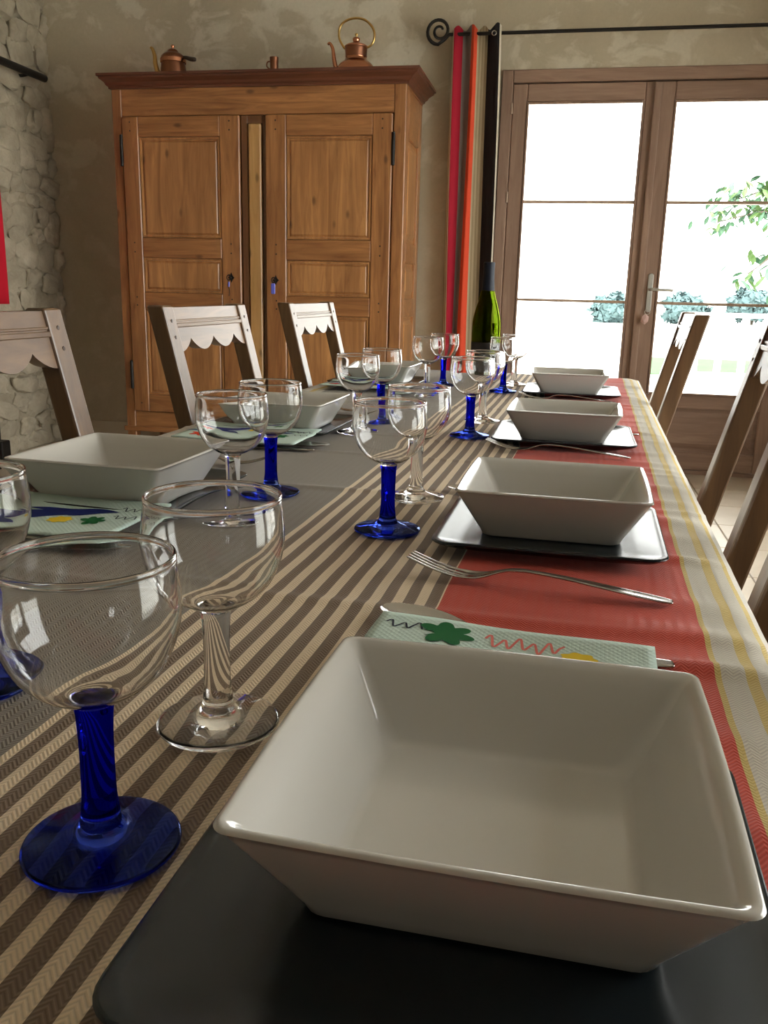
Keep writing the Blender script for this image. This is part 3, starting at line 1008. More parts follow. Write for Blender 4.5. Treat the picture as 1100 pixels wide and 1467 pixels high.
# the cloth: flat on top with soft cross creases, rounded over the edge, hanging 8 cm
rc = random.Random(5)
CREASES = [(0.70, 0.0, 0.0018, 0.010), (1.14, 0.02, 0.0022, 0.010), (1.39, -0.03, 0.0016, 0.008), (1.58, 0.01, 0.0020, 0.010), (2.08, 0.02, 0.0022, 0.012), (2.27, -0.02, 0.0018, 0.010)]
RIPPLES = [(0.42 + 0.098 * k + rc.uniform(-0.03, 0.03), rc.uniform(-0.12, 0.12), rc.uniform(0.0022, 0.0058), rc.uniform(0.010, 0.022)) for k in range(27)]


PLATE_AT = [(-0.592, 0.998, 0.128), (-0.594, 1.597, 0.125), (-0.618, 2.482, 0.125), (-0.036, 0.347, 0.132), (-0.039, 0.976, 0.125), (-0.056, 1.663, 0.125), (-0.071, 2.458, 0.125)]


def cloth_z(x, y):
    px_, py_ = on_cloth(x, y)
    free = min([1.0] + [min(1.0, max(0.0, (max(abs(px_ - a), abs(py_ - b)) - h_ + 0.03) / 0.03)) for a, b, h_ in PLATE_AT])
    z_ = 0.0
    for yc, sl, am, wd in CREASES:
        u = (y - yc - sl * x) / wd
        z_ += am * math.exp(-u * u)
    fade = min(1.0, max(0.0, (x + 0.02) / 0.12)) * min(1.0, max(0.12, (TX1 - x) / 0.05))
    if fade > 0:
        for yc, sl, am, wd in RIPPLES:
            u = (y - yc - sl * (x - 0.1)) / wd
            if abs(u) < 3:
                z_ += fade * am * math.exp(-u * u)
    return z_ * free


bm = bmesh.new()
nx, ny = 44, 620
xs = [TX0 + (TX1 - TX0) * i / nx for i in range(nx + 1)]
ys = [TY0 + (TY1 - TY0) * j / ny for j in range(ny + 1)]


def cloth_point(x, y):
    """map an unfolded cloth position to 3-D: beyond the table edge it rounds over and hangs"""
    R = 0.006

    def edge(v, lo, hi):
        if v > hi - R:
            e = v - (hi - R)
            q = R * PI / 2
            if e < q:
                return hi - R + R * math.sin(e / R), R * (1 - math.cos(e / R))
            return hi, R + (e - q)
        if v < lo + R:
            e = lo + R - v
            q = R * PI / 2
            if e < q:
                return lo + R - R * math.sin(e / R), R * (1 - math.cos(e / R))
            return lo, R + (e - q)
        return v, 0.0
    # rounded table corners
    a, dx_ = edge(x, TX0, TX1)
    b, dy_ = edge(y, TY0, TY1)
    rr = 0.055
    for sx in (TX0 + rr, TX1 - rr):
        for sy in (TY0 + rr, TY1 - rr):
            ux, uy = a - sx, b - sy
            if (ux > 0) == (sx > tcx) and (uy > 0) == (sy > tcy):
                dd = math.hypot(ux, uy)
                m_ = max(abs(ux), abs(uy))
                if dd > 1e-9:
                    k = m_ / dd
                    a, b = sx + ux * k, sy + uy * k
    drop = max(dx_, dy_) if min(dx_, dy_) < 1e-6 else math.hypot(dx_, dy_) * 0.8
    flare = 0.0
    z_ = TZ - drop
    if drop < 0.02:
        z_ += cloth_z(a, b) * (1 - drop / 0.02)
    return a, b, z_


def ext(vals, lo, hi, drop=0.08):
    e = [0.003, 0.006, 0.010, 0.016, 0.03, 0.045, 0.06, drop]
    return [lo - v for v in reversed(e)] + vals + [hi + v for v in e]


X = ext(xs, TX0, TX1)
Y = ext(ys, TY0, TY1)
grid = [[bm.verts.new((lambda q: (q[0] - tcx, q[1] - tcy, q[2]))(cloth_point(x, y))) for y in Y] for x in X]
uvl = bm.loops.layers.uv.new('flat')
for i in range(len(X) - 1):
    for j in range(len(Y) - 1):
        f = bm.faces.new((grid[i][j], grid[i + 1][j], grid[i + 1][j + 1], grid[i][j + 1]))
        f.smooth = True
        for lp, (p, q) in zip(f.loops, ((i, j), (i + 1, j), (i + 1, j + 1), (i, j + 1))):
            lp[uvl].uv = (X[p], Y[q])
cl = obj('tablecloth', bm, M['cloth'])
cl.location = tp(*on_cloth(tcx, tcy))
cl.rotation_euler = (0, 0, -WY + TROT)
tag(cl, 'red, yellow, cream and taupe striped herringbone cloth covering the long table', 'tablecloth')
# stripes follow the flat cloth, so read its uv instead of object position
nt = M['cloth'].node_tree
for l in list(nt.links):
    if l.from_node.bl_idname == 'ShaderNodeTexCoord':
        to = l.to_socket
        src = l.from_node.outputs['UV']
        nt.links.remove(l)
        nt.links.new(src, to)

# ------------------------------------------------------------------ crockery
def rot_loc(x, y, z, a=0.0):
    return tp(x, y, z), a - WY


def make_bowl():
    h, a, b = 0.0545, 0.1015, 0.0735
    rings = [rring(0.062, 0.062, 0.010, 0.003), rring(0.066, 0.066, 0.011, 0.0), rring(b - 0.001, b - 0.001, 0.012, 0.0), rring(b + 0.0008, b + 0.0008, 0.012, 0.0016)]
    for t in (0.1, 0.3, 0.5, 0.7, 0.88, 0.96):
        s = b + (a - b) * t
        rings.append(rring(s, s, 0.012 - 0.004 * t, 0.0016 + (h - 0.0016) * t, 6, 0.0012 * t))
    rings += [rring(a, a, 0.008, h - 0.0016, 6, 0.0014), rring(a - 0.0008, a - 0.0008, 0.0076, h - 0.0002, 6, 0.0014), rring(a - 0.0026, a - 0.0026, 0.007, h + 0.0002, 6, 0.0014), rring(a - 0.0046, a - 0.0046, 0.006, h - 0.0009, 6, 0.0014)]
    for t in (0.92, 0.7, 0.5, 0.3, 0.16):
        s = (b - 0.006) + (a - b) * t
        rings.append(rring(s, s, 0.009 - 0.004 * t, 0.006 + (h - 0.006) * t, 6, 0.0012 * t))
    rings += [rring(b - 0.0055, b - 0.0055, 0.009, 0.0095), rring(b - 0.0075, b - 0.0075, 0.009, 0.0074), rring(b - 0.012, b - 0.012, 0.008, 0.0066), rring(0.03, 0.03, 0.006, 0.0064)]
    n = max(len(r) for r in rings)
    fixed = []
    for r in rings:
        if len(r) < n:                       # straight-sided ring: give it the same vertices along its sides
            q = []
            for i, p in enumerate(r):
                q.append(p)
                if i % 7 == 6:
                    for k in range(1, 6):
                        q.append(p.lerp(r[(i + 1) % len(r)], k / 6))
            r = q
        fixed.append(r)
    bm = loft(bmesh.new(), fixed)
    o = obj('square_bowl', bm, M['ceramic'], smooth=True, angle=75)
    return o


BOWLS = [(-0.0326, 0.3745, 0.0192, 'large white square bowl nearest the camera on a dark plate'),
         (-0.0386, 0.9911, 0.017, 'white square bowl behind the fork, second along the right table side'),
         (-0.0564, 1.660, 0.007, 'white square bowl third along the right side, in shadow on a dark plate'),
         (-0.0797, 2.4518, 0.0685, 'white square bowl at the far table end nearest the french door'),
         (-0.574, 0.978, 0.0, 'white square bowl nearest on the left side with floral napkin before it'),
         (-0.578, 1.578, 0.01, 'white square bowl second along the left side, behind two wine glasses'),
         (-0.606, 2.46, 0.0, 'white square bowl farthest along the left side by the third chair')]
b0 = make_bowl()
for i, (x, y, a, lab) in enumerate(BOWLS):
    o = b0 if i == 0 else b0.copy()
    if i:
        COL.objects.link(o)
    o.location, rz = rot_loc(x, y, TZ + 0.0115, a)
    o.rotation_euler = (0, 0, rz)
    tag(o, lab, 'bowl', 'white square bowls')


def make_plate():
    a = 0.12
    spec = [(0.07, 0.0, 0.012), (0.086, 0.0, 0.014), (0.092, 0.002, 0.016), (0.112, 0.0088, 0.018), (0.1185, 0.0125, 0.02), (a, 0.0145, 0.02), (a - 0.0006, 0.0158, 0.02), (a - 0.002, 0.0163, 0.019), (0.112, 0.0146, 0.018), (0.098, 0.0104, 0.016), (0.088, 0.0092, 0.014), (0.05, 0.0090, 0.01)]
    return obj('square_plate', loft(bmesh.new(), [rring(s, s, r, zz, 7) for s, zz, r in spec]), M['slate'], smooth=True, angle=70)


PLATES = [(-0.037, 0.350, 0.012, 'dark slate-grey square plate under the nearest bowl'),
          (-0.039, 0.976, 0.012, 'dark square plate under the second bowl of the right side, beyond the fork'),
          (-0.056, 1.663, 0.03, 'dark square plate under the third bowl of the right side'),
          (-0.071, 2.458, 0.03, 'dark square plate under the bowl nearest the french door'),
          (-0.592, 0.998, -0.05, 'dark square plate under the nearest left bowl and floral napkin'),
          (-0.594, 1.597, 0.0, 'dark square plate under the second bowl of the left side'),
          (-0.618, 2.482, 0.0, 'dark square plate under the farthest bowl of the left side')]
p0 = make_plate()
for i, (x, y, a, lab) in enumerate(PLATES):
    o = p0 if i == 0 else p0.copy()
    if i:
        COL.objects.link(o)
    o.location, rz = rot_loc(x, y, TZ + 0.0015, a)
    if i == 0:
        o.scale = (1.0, 1.0, 1.0)
    if i == 1:
        p0.scale = (1.06, 1.06, 1.0)
        o.scale = (1, 1, 1)
    o.rotation_euler = (0, 0, rz)
    tag(o, lab, 'plate', 'dark square plates')


# ------------------------------------------------------------------ glasses
FOOT = [(0.0, 0.0003), (0.02, 0.0003), (0.033, 0.0003), (0.0358, 0.0006), (0.0375, 0.0018), (0.0376, 0.0030), (0.0360, 0.0042), (0.028, 0.0058), (0.019, 0.0080), (0.0130, 0.0104), (0.0102, 0.0140), (0.0092, 0.019)]
STEM = [(0.0092, 0.019), (0.0083, 0.028), (0.0080, 0.042), (0.0081, 0.058), (0.0087, 0.071), (0.0095, 0.0765)]
BOWL = [(0.0095, 0.0765), (0.0112, 0.0788), (0.0175, 0.0812), (0.0262, 0.0868), (0.0340, 0.0955), (0.0392, 0.1070), (0.0418, 0.1195), (0.0416, 0.132), (0.0402, 0.1440), (0.0403, 0.1458), (0.0404, 0.1471), (0.0399, 0.1482), (0.0390, 0.1484), (0.0383, 0.1475), (0.0384, 0.1460), (0.0389, 0.1440),
        (0.0404, 0.132), (0.0408, 0.1195), (0.0382, 0.1076), (0.0332, 0.0965), (0.0254, 0.0877), (0.0168, 0.0826), (0.0080, 0.0806), (0.0, 0.0802)]


def make_glass(name, stem_mat, foot_mat):
    r = bpy.data.objects.new(name, None)
    r.empty_display_size = 0.05
    COL.objects.link(r)
    obj('foot', lathe(bmesh.new(), catmull(FOOT, 3), 56), foot_mat, r, smooth=True)
    obj('stem', lathe(bmesh.new(), catmull(STEM, 3), 56), stem_mat, r, smooth=True)
    obj('bowl', lathe(bmesh.new(), catmull(BOWL, 4), 56), M['clear'], r, smooth=True)
    return r


gb = make_glass('wine_glass', M['blue'], M['blue_thin'])
gc = make_glass('wine_glass', M['clear'], M['clear'])
GL = [(gb, -0.217, 0.332, 'blue-stemmed wine glass nearest the camera, left of the big bowl'),
      (gc, -0.214, 0.461, 'all-clear wine glass nearest the camera, behind the nearest blue-stemmed glass'),
      (gb, -0.221, 0.938, 'blue-stemmed wine glass at mid-table, left of the second bowl'),
      (gc, -0.223, 1.106, 'all-clear wine glass right behind the mid-table blue-stemmed glass'),
      (gb, -0.231, 1.642, 'blue-stemmed wine glass left of the third bowl'),
      (gc, -0.234, 1.845, 'all-clear wine glass close behind the blue-stemmed glass by the third bowl'),
      (gb, -0.257, 2.445, 'blue-stemmed wine glass in front of the green bottle'),
      (gc, -0.246, 2.640, 'all-clear wine glass between the green bottle and the farthest right bowl'),
      (gc, -0.450, 2.33, 'all-clear wine glass at the far left of the table, before a blue-stemmed one'),
      (gb, -0.441, 2.532, 'blue-stemmed wine glass farthest along the left, before the striped curtain'),
      (gc, -0.442, 1.601, 'all-clear wine glass beside the second left bowl'),
      (gb, -0.440, 1.780, 'blue-stemmed wine glass past the second left bowl, half hidden by a clear glass'),
      (gc, -0.405, 0.929, 'all-clear wine glass right of the nearest left bowl'),
      (gb, -0.412, 1.069, 'blue-stemmed wine glass right of the nearest left bowl, behind a clear glass'),
      (gb, -0.393, 0.468, 'blue-stemmed wine glass cut by the left frame edge')]
used = set()
for src, x, y, lab in GL:
    g = 'wine glasses with blue stems' if src is gb else 'all-clear wine glasses'
    if src not in used:
        used.add(src)
        src.location, rz = rot_loc(x, y, TZ + 0.0012)
        tag(src, lab, 'wine glass', g)
    else:
        dup(src, tp(x, y, TZ + 0.0012), 0.0, lab, g)

# ------------------------------------------------------------------ bottle
bt = thing('wine_bottle', 'dark green wine bottle with navy foil neck at the far end of the table', 'bottle', tp(-0.347, 2.72, TZ + 0.001))
BO = [(0.0, 0.012), (0.028, 0.004), (0.036, 0.0), (0.0405, 0.003), (0.0425, 0.012), (0.0425, 0.10), (0.0425, 0.165), (0.0405, 0.19), (0.033, 0.222), (0.024, 0.252), (0.0185, 0.278), (0.0165, 0.30), (0.0155, 0.335), (0.0160, 0.345), (0.0160, 0.352)]
BI = [(0.0125, 0.352), (0.0125, 0.30), (0.0155, 0.276), (0.021, 0.25), (0.030, 0.22), (0.0375, 0.188), (0.0395, 0.165), (0.0395, 0.10), (0.0395, 0.016), (0.034, 0.008), (0.0, 0.018)]
obj('glass_body', lathe(bmesh.new(), catmull(BO, 3) + catmull(BI, 3), 44), M['bottle'], bt, smooth=True, angle=60)
obj('foil_capsule', lathe(bmesh.new(), [(0.0198, 0.270), (0.0186, 0.282), (0.0176, 0.30), (0.0166, 0.335), (0.0172, 0.344), (0.0172, 0.3535), (0.0150, 0.3550), (0.0, 0.3545)], 32), M['foil'], bt, smooth=True, angle=40)
obj('label', lathe(bmesh.new(), [(0.0430, 0.03), (0.0432, 0.031), (0.0432, 0.119), (0.0430, 0.12)], 40), M['label_dark'], bt, smooth=True)


# ------------------------------------------------------------------ cutlery (built lying along +x, handle end at x = 0)
def strip(bm, stations, cols, skip=None):
    """stations: (x, halfwidth, z, dish); cols: normalised positions across"""
    rows = []
    for x, hw_, zc, dish in stations:
        rows.append([bm.verts.new((x, c * hw_, zc + dish * c * c)) for c in cols])
    for i in range(len(rows) - 1):
        for k in range(len(cols) - 1):
            if skip and skip(i, k):
                continue
            bm.faces.new((rows[i][k], rows[i + 1][k], rows[i + 1][k + 1], rows[i][k + 1]))
    loose = [v for v in bm.verts if not v.link_faces]
    bmesh.ops.delete(bm, geom=loose, context='VERTS')
    return bm


def finish(o, th=0.0022):
    md = o.modifiers.new('thickness', 'SOLIDIFY')
    md.thickness = th
    md.offset = 0
    md = o.modifiers.new('round', 'SUBSURF')
    md.levels = md.render_levels = 2
    return o


HANDLE = [(0.0, 0.0035, 0.0045, 0.0), (0.003, 0.0062, 0.0045, 0.0), (0.02, 0.0078, 0.006, 0.0004), (0.06, 0.0066, 0.0105, 0.0002), (0.10, 0.0042, 0.015, 0), (0.132, 0.0032, 0.0165, 0), (0.138, 0.0044, 0.0162, 0), (0.144, 0.0044, 0.0158, 0), (0.150, 0.0034, 0.0148, 0)]
C7 = [-1, -0.72, -0.44, -0.14, 0.14, 0.44, 0.72, 1]


def make_fork():
    st = HANDLE + [(0.160, 0.0042, 0.0112, 0.0006), (0.168, 0.0082, 0.0075, 0.001), (0.178, 0.0118, 0.0048, 0.0016), (0.190, 0.0126, 0.0042, 0.0016), (0.205, 0.0126, 0.0060, 0.001), (0.222, 0.0124, 0.0105, 0.0006), (0.240, 0.0122, 0.0172, 0), (0.246, 0.0120, 0.0196, 0)]
    cols = [-1, -0.64, -0.45, -0.11, 0.11, 0.45, 0.64, 1]
    n_root = len(HANDLE) + 3
    bm = strip(bmesh.new(), st, cols, lambda i, k: i >= n_root and k in (1, 3, 5))
    return finish(obj('fork', bm, M['steel'], smooth=True), 0.0020)


def make_spoon():
    st = HANDLE + [(0.158, 0.0038, 0.0120, 0.0), (0.166, 0.0090, 0.0075, 0.002), (0.178, 0.0155, 0.0045, 0.005), (0.195, 0.0195, 0.0036, 0.0072), (0.212, 0.0190, 0.0042, 0.0070), (0.226, 0.0145, 0.0066, 0.005), (0.234, 0.0085, 0.0092, 0.003), (0.237, 0.003, 0.0108, 0.001)]
    bm = strip(bmesh.new(), st, [-1, -0.66, -0.33, 0, 0.33, 0.66, 1])
    return finish(obj('spoon', bm, M['steel'], smooth=True), 0.0018)


def make_knife():
    st = [(0.0, 0.004, 0.004, 0), (0.003, 0.0072, 0.004, 0), (0.03, 0.0085, 0.0042, 0), (0.08, 0.0070, 0.0045, 0), (0.105, 0.0060, 0.0045, 0), (0.11, 0.0075, 0.0040, 0), (0.118, 0.0095, 0.0030, 0), (0.17, 0.0100, 0.0026, 0), (0.21, 0.0092, 0.0026, 0), (0.228, 0.0060, 0.0026, 0), (0.235, 0.002, 0.0026, 0)]
    bm = strip(bmesh.new(), st, [-1, -0.5, 0, 0.5, 1])
    return finish(obj('knife', bm, M['steel'], smooth=True), 0.0026)


fork0, spoon0, knife0 = make_fork(), make_spoon(), make_knife()
CUT = [(fork0, 0.080, 0.772, math.radians(174.5), 'steel fork lying on the red band between the two nearest right bowls', 'forks'),
       (fork0, 0.062, 1.495, math.radians(176), 'steel fork between the second and third bowls of the right side', 'forks'),
       (fork0, 0.045, 2.285, math.radians(178), 'steel fork in front of the far right bowl', 'forks'),
       (fork0, -0.715, 1.215, math.radians(3), 'steel fork past the nearest left plate', 'forks'),
       (fork0, -0.72, 1.86, math.radians(2), 'steel fork past the second left plate', 'forks'),
       (spoon0, 0.082, 0.592, math.radians(160.2), 'steel spoon under the napkin behind the nearest bowl', 'spoons'),
       (spoon0, 0.07, 1.165, math.radians(181), 'steel spoon beyond the second bowl of the right side', 'spoons'),
       (spoon0, 0.07, 1.80, math.radians(181), 'steel spoon beyond the third bowl of the right side', 'spoons'),
       (spoon0, 0.05, 2.63, math.radians(181), 'steel spoon beyond the far right bowl', 'spoons'),
       (spoon0, -0.705, 0.72, math.radians(14), 'steel spoon poking out under the nearest left napkin', 'spoons'),
       (spoon0, -0.70, 1.405, math.radians(3), 'steel spoon before the second left plate', 'spoons'),
       (knife0, 0.071, 0.632, math.radians(184), 'steel knife whose rounded end shows past the mint napkin, behind the nearest bowl', 'knives'),
       (knife0, 0.085, 1.765, math.radians(180), 'steel knife whose handle end shows right of the third bowl', 'knives'),
       (knife0, -0.69, 1.375, math.radians(2), 'steel knife on the grey cloth before the second left plate', 'knives')]
used = set()
for src, x, y, a, lab, g in CUT:
    o = src if src not in used else src.copy()
    if src in used:
        COL.objects.link(o)
    used.add(src)
    o.location, rz = rot_loc(x, y, TZ + 0.0012, a)
    o.rotation_euler = (0, 0, rz)
    o.scale = (1.1, 1.1, 0.65) if src is spoon0 else (1, 1, 1)
    tag(o, lab, {'forks': 'fork', 'spoons': 'spoon', 'knives': 'knife'}[g], g)


# ------------------------------------------------------------------ napkins with printed leaves
def blob(kind, cx, cy, s, rot=0.0):
    pts = []
    if kind == 'clover':
        for i in range(72):
            t = 2 * PI * i / 72
            r = s * (0.62 + 0.38 * abs(math.sin(3.5 * t))) * (1.0 if math.cos(t) > -0.95 else 0.4)
            pts.append((r * math.cos(t), r * math.sin(t)))
    elif kind == 'flower':
        for i in range(60):
            t = 2 * PI * i / 60
            r = s * (0.72 + 0.28 * math.cos(5 * t))
            pts.append((r * math.cos(t), r * math.sin(t)))
    elif kind == 'round':
        for i in range(40):
            t = 2 * PI * i / 40
            r = s * (0.9 + 0.1 * math.cos(7 * t))
            pts.append((r * math.cos(t), 0.8 * r * math.sin(t)))
    elif kind == 'leaf':
        for i in range(50):
            t = 2 * PI * i / 50
            x = 2.2 * s * math.cos(t)
            wv = 0.42 + 0.3 * math.cos(t) if math.cos(t) < 0.3 else 0.5 * (1 - (math.cos(t) - 0.3) / 0.9)
            pts.append((x, s * math.sin(t) * wv * (1.0 + 0.5 * math.sin(3 * t))))
    c, q = math.cos(rot), math.sin(rot)
    return [(cx + x * c - y * q, cy + x * q + y * c) for x, y in pts]


def make_napkin(name, x0, x1, y0, y1, zf, prints, label, skew=0.0):
    """table coordinates; zf(x, y) gives the height above the table"""
    cx_, cy_ = (x0 + x1) / 2, (y0 + y1) / 2
    nx_, ny_ = 28, 18
    bm = bmesh.new()

    def pt(u, v, off=0.0):
        return (u - cx_, v - cy_, zf(u, v) + off)
    g = [[bm.verts.new(pt(x0 + (x1 - x0) * i / nx_ + skew * (j / ny_), y0 + (y1 - y0) * j / ny_)) for j in range(ny_ + 1)] for i in range(nx_ + 1)]
    for i in range(nx_):
        for j in range(ny_):
            bm.faces.new((g[i][j], g[i + 1][j], g[i + 1][j + 1], g[i][j + 1]))
    o = obj(name, bm, M['napkin'], smooth=True)
    md = o.modifiers.new('thickness', 'SOLIDIFY')
    md.thickness = 0.0022
    md.offset = -1
    o.location = tp(cx_, cy_, TZ)
    o.rotation_euler = (0, 0, -WY)
    tag(o, label, 'napkin', 'printed paper napkins')
    for pr in prints:
        bm = bmesh.new()
        if pr[0] == 'line':
            pts_ = catmull([(a, b) for a, b in pr[2]], 5)
            wd = pr[3]
            L, R_ = [], []
            for i, (a, b) in enumerate(pts_):
                p, q = pts_[max(0, i - 1)], pts_[min(len(pts_) - 1, i + 1)]
                tx, ty = q[0] - p[0], q[1] - p[1]
                l_ = math.hypot(tx, ty) or 1
                ox, oy = -ty / l_ * wd, tx / l_ * wd
                L.append(bm.verts.new(pt(a + ox, b + oy, 0.0005)))
                R_.append(bm.verts.new(pt(a - ox, b - oy, 0.0005)))
            for i in range(len(pts_) - 1):
                bm.faces.new((R_[i], R_[i + 1], L[i + 1], L[i]))
            obj('printed_scribble', bm, M[pr[1]], o)
        else:
            kind, mat_, a, b, s, r = pr
            ol = blob(kind, a, b, s, r)
            rings = []
            for t in (1.0, 0.66, 0.33):
                rings.append([bm.verts.new(pt(a + (u - a) * t, b + (v - b) * t, 0.0006)) for u, v in ol])
            c = bm.verts.new(pt(a, b, 0.0006))
            n_ = len(ol)
            for ra, rb in zip(rings, rings[1:]):
                for i in range(n_):
                    bm.faces.new((ra[i], ra[(i + 1) % n_], rb[(i + 1) % n_], rb[i]))
            for i in range(n_):
                bm.faces.new((rings[-1][i], rings[-1][(i + 1) % n_], c))
            obj({'leaf': 'printed_leaf', 'clover': 'printed_leaf', 'flower': 'printed_flower', 'round': 'printed_flower'}[kind], bm, M[mat_], o)
    return o


def squiggle(x0, y0, n_, dx, dy):
    return [(x0 + dx * i, y0 + dy * math.sin(i * 2.1) + 0.3 * dy * math.cos(i * 0.9)) for i in range(n_)]


make_napkin('napkin', -0.150, 0.056, 0.492, 0.632, lambda x, y: 0.0220 - 0.006 * max(0, (x + 0.1)) / 0.15 + 0.0012 * math.sin(x * 30) + 0.0008 * math.sin(y * 60 + x * 12),
            [('clover', 'print_green', -0.096, 0.602, 0.023, 0.3), ('line', 'print_ink', squiggle(-0.142, 0.607, 9, 0.0036, 0.007), 0.0008),
             ('line', 'print_pink', squiggle(-0.066, 0.603, 17, 0.0036, 0.011), 0.0010), ('round', 'print_yellow', 0.002, 0.592, 0.014, 0),
             ('line', 'print_green', squiggle(-0.045, 0.55, 9, 0.004, 0.006), 0.0008), ('flower', 'print_red', 0.025, 0.54, 0.014, 0)],
            'pale mint paper napkin with printed leaves behind the nearest bowl', 0.0)


def drape(yedge):
    def f(x, y):
        t = min(1.0, max(0.0, (y - (yedge - 0.02)) / 0.05))
        t = t * t * (3 - 2 * t)
        return 0.0150 + 0.0055 * t + 0.0012 * math.sin(x * 26 + 1) + 0.0008 * math.sin(y * 45)
    return f


def left_napkin(dx, dy, label, y1):
    p = lambda x, y: (x + dx, y + dy)
    pr = [('leaf', 'print_blue', *p(-0.63, 0.835), 0.036, 0.12), ('leaf', 'print_blue', *p(-0.57, 0.856), 0.026, 0.05), ('leaf', 'print_blue', *p(-0.622, 0.808), 0.017, -0.5), ('round', 'print_yellow', *p(-0.565, 0.822), 0.015, 0.2),
          ('clover', 'print_green', *p(-0.528, 0.825), 0.016, 0.6), ('flower', 'print_red', *p(-0.668, 0.800), 0.019, 0.1),
          ('line', 'print_ink', squiggle(-0.512 + dx, 0.842 + dy, 9, 0.0036, 0.006), 0.0007), ('line', 'print_ink', squiggle(-0.515 + dx, 0.868 + dy, 10, 0.0036, 0.005), 0.0007)]
    make_napkin('napkin', -0.705 + dx, -0.482 + dx, 0.765 + dy, y1, drape(0.87 + dy), pr, label, 0.006)


left_napkin(0, 0, 'pale mint napkin with blue leaf and yellow flower before the nearest left bowl', 0.902)
left_napkin(-0.004, 0.60, 'pale mint floral napkin before the second left bowl, seen through a glass', 1.500)
left_napkin(-0.03, 1.50, 'pale mint floral napkin before the farthest left bowl', 2.38)


# ------------------------------------------------------------------ chairs (local: +x towards the table, back posts at the origin)
def make_chair():
    r = bpy.data.objects.new('dining_chair', None)
    r.empty_display_size = 0.1
    COL.objects.link(r)
    W, PW, PD = 0.43, 0.046, 0.037
    HT = 0.976
    RK = 0.245

    def xf(z_):                       # front face of the back posts
        return -RK * (max(0.46, z_) - 0.70) - 0.02 * max(0.0, 0.42 - z_)
    for s in (-1, 1):
        bm = bmesh.new()
        yo = s * (W / 2 - PW / 2)
        rings = []
        for z_ in (0.0, 0.2, 0.40, 0.46, 0.52, 0.70, 0.86, HT - 0.003, HT):
            e = 0.003 if z_ < HT else 0.0015
            k = 0 if z_ < HT else 0.003
            x1_ = xf(z_)
            rings.append([Vector((x1_ - PD / 2, yo, z_)) + p for p in rring(PD / 2 - k, PW / 2 - k, 0.004, 0, 2)])
        lg = obj('back_post', loft(bm, rings), M['chair_z'], r)
        bm = bmesh.new()
        for z_ in (0.945, 0.912):
            lathe(bm, [(0.0045, 0.0), (0.0035, 0.0012), (0.0, 0.0015)], 8)
            for v in bm.verts[-17:]:
                v.co = Vector((xf(z_) - 0.0003 + v.co.z, yo + v.co.x, z_ + v.co.y))
        pg = obj('peg', bm, M['darkwood'], lg)
        pg['kind'] = 'stuff'
        obj('front_leg', loft(bmesh.new(), [[Vector((0.36, s * (W / 2 - 0.02), z_)) + p for p in rring(a, a, 0.004, 0, 2)] for a, z_ in ((0.017, 0), (0.02, 0.25), (0.021, 0.43))]), M['chair_z'], r)
    # carved top rail with scalloped lower edge, tilted with the posts
    half = W / 2 - PW + 0.002
    up = [(-half, HT - 0.004), (half, HT - 0.004)]
    low = []
    N_ = 60
    for i in range(N_ + 1):
        t = i / N_
        low.append((half - 2 * half * t, HT - 0.094 + 0.026 * (1 - abs(math.cos(3 * PI * t)) ** 0.8)))
    out = [(half, HT - 0.004), (-half, HT - 0.004)] + [(u, z_) for u, z_ in reversed(low)]
    bm = prism(bmesh.new(), out, -0.030, -0.005, 'x')
    for v in bm.verts:
        v.co.x += xf(v.co.z)
    obj('carved_rail', bm, M['chair_y'], r)
    for zc, t, dx in ((HT - 0.040, 0.0045, 0.004), (HT - 0.031, 0.0025, 0.002)):
        bm = bx(-0.006 + xf(zc), -0.005 + dx + xf(zc), -half, half, zc - t, zc + t, bevel=0.0012)
        obj('rail_moulding', bm, M['chair_y'], r)
    obj('seat_rail', bx(0.02, 0.05, -half, half, 0.39, 0.44, bevel=0.003), M['chair_y'], r)
    obj('stretcher', bx(0.025, 0.048, -half, half, 0.18, 0.215, bevel=0.003), M['chair_y'], r)
    for s in (-1, 1):
        obj('side_rail', bx(0.05, 0.345, s * (W / 2 - 0.02) - 0.012, s * (W / 2 - 0.02) + 0.012, 0.385, 0.43, bevel=0.003), M['chair_y'], r)
        obj('stretcher', bx(0.05, 0.345, s * (W / 2 - 0.02) - 0.010, s * (W / 2 - 0.02) + 0.010, 0.13, 0.16, bevel=0.003), M['chair_y'], r)
    obj('seat', loft(bmesh.new(), [[Vector((0.222, 0, 0)) + p for p in rring(a, b, 0.02, z_, 4)] for a, b, z_ in ((0.158, 0.218, 0.431), (0.162, 0.222, 0.438), (0.162, 0.222, 0.452), (0.156, 0.216, 0.459))]), M['chair_y'], r)
    return r


ch = make_chair()
CHAIRS = [(-0.803, 1.095, 0, 'light oak chair nearest on the left, cut by the left frame edge'),
          (-0.803, 1.875, 0, 'oak chair with scalloped back before the armoire, middle one of the left row'),
          (-0.803, 2.625, 0, 'oak chair with a pale shining scalloped back, farthest of the left row'),
          (0.200, 0.845, PI, 'dark-looking oak chair at the right frame edge, closest to the camera'),
          (0.212, 1.505, PI, 'oak chair right of the third bowl, its two posts crossing the frame edge'),
          (0.152, 2.565, PI, 'oak chair seen against the french door at the far right table end')]
for i, (x, y, a, lab) in enumerate(CHAIRS):
    loc, rz = tp(x, y, 0.0), a - WY
    if i == 0:
        ch.location = loc
        ch.rotation_euler = (0, 0, rz)
        tag(ch, lab, 'chair', 'oak dining chairs round the table')
    else:
        dup(ch, loc, rz, lab, 'oak dining chairs round the table')

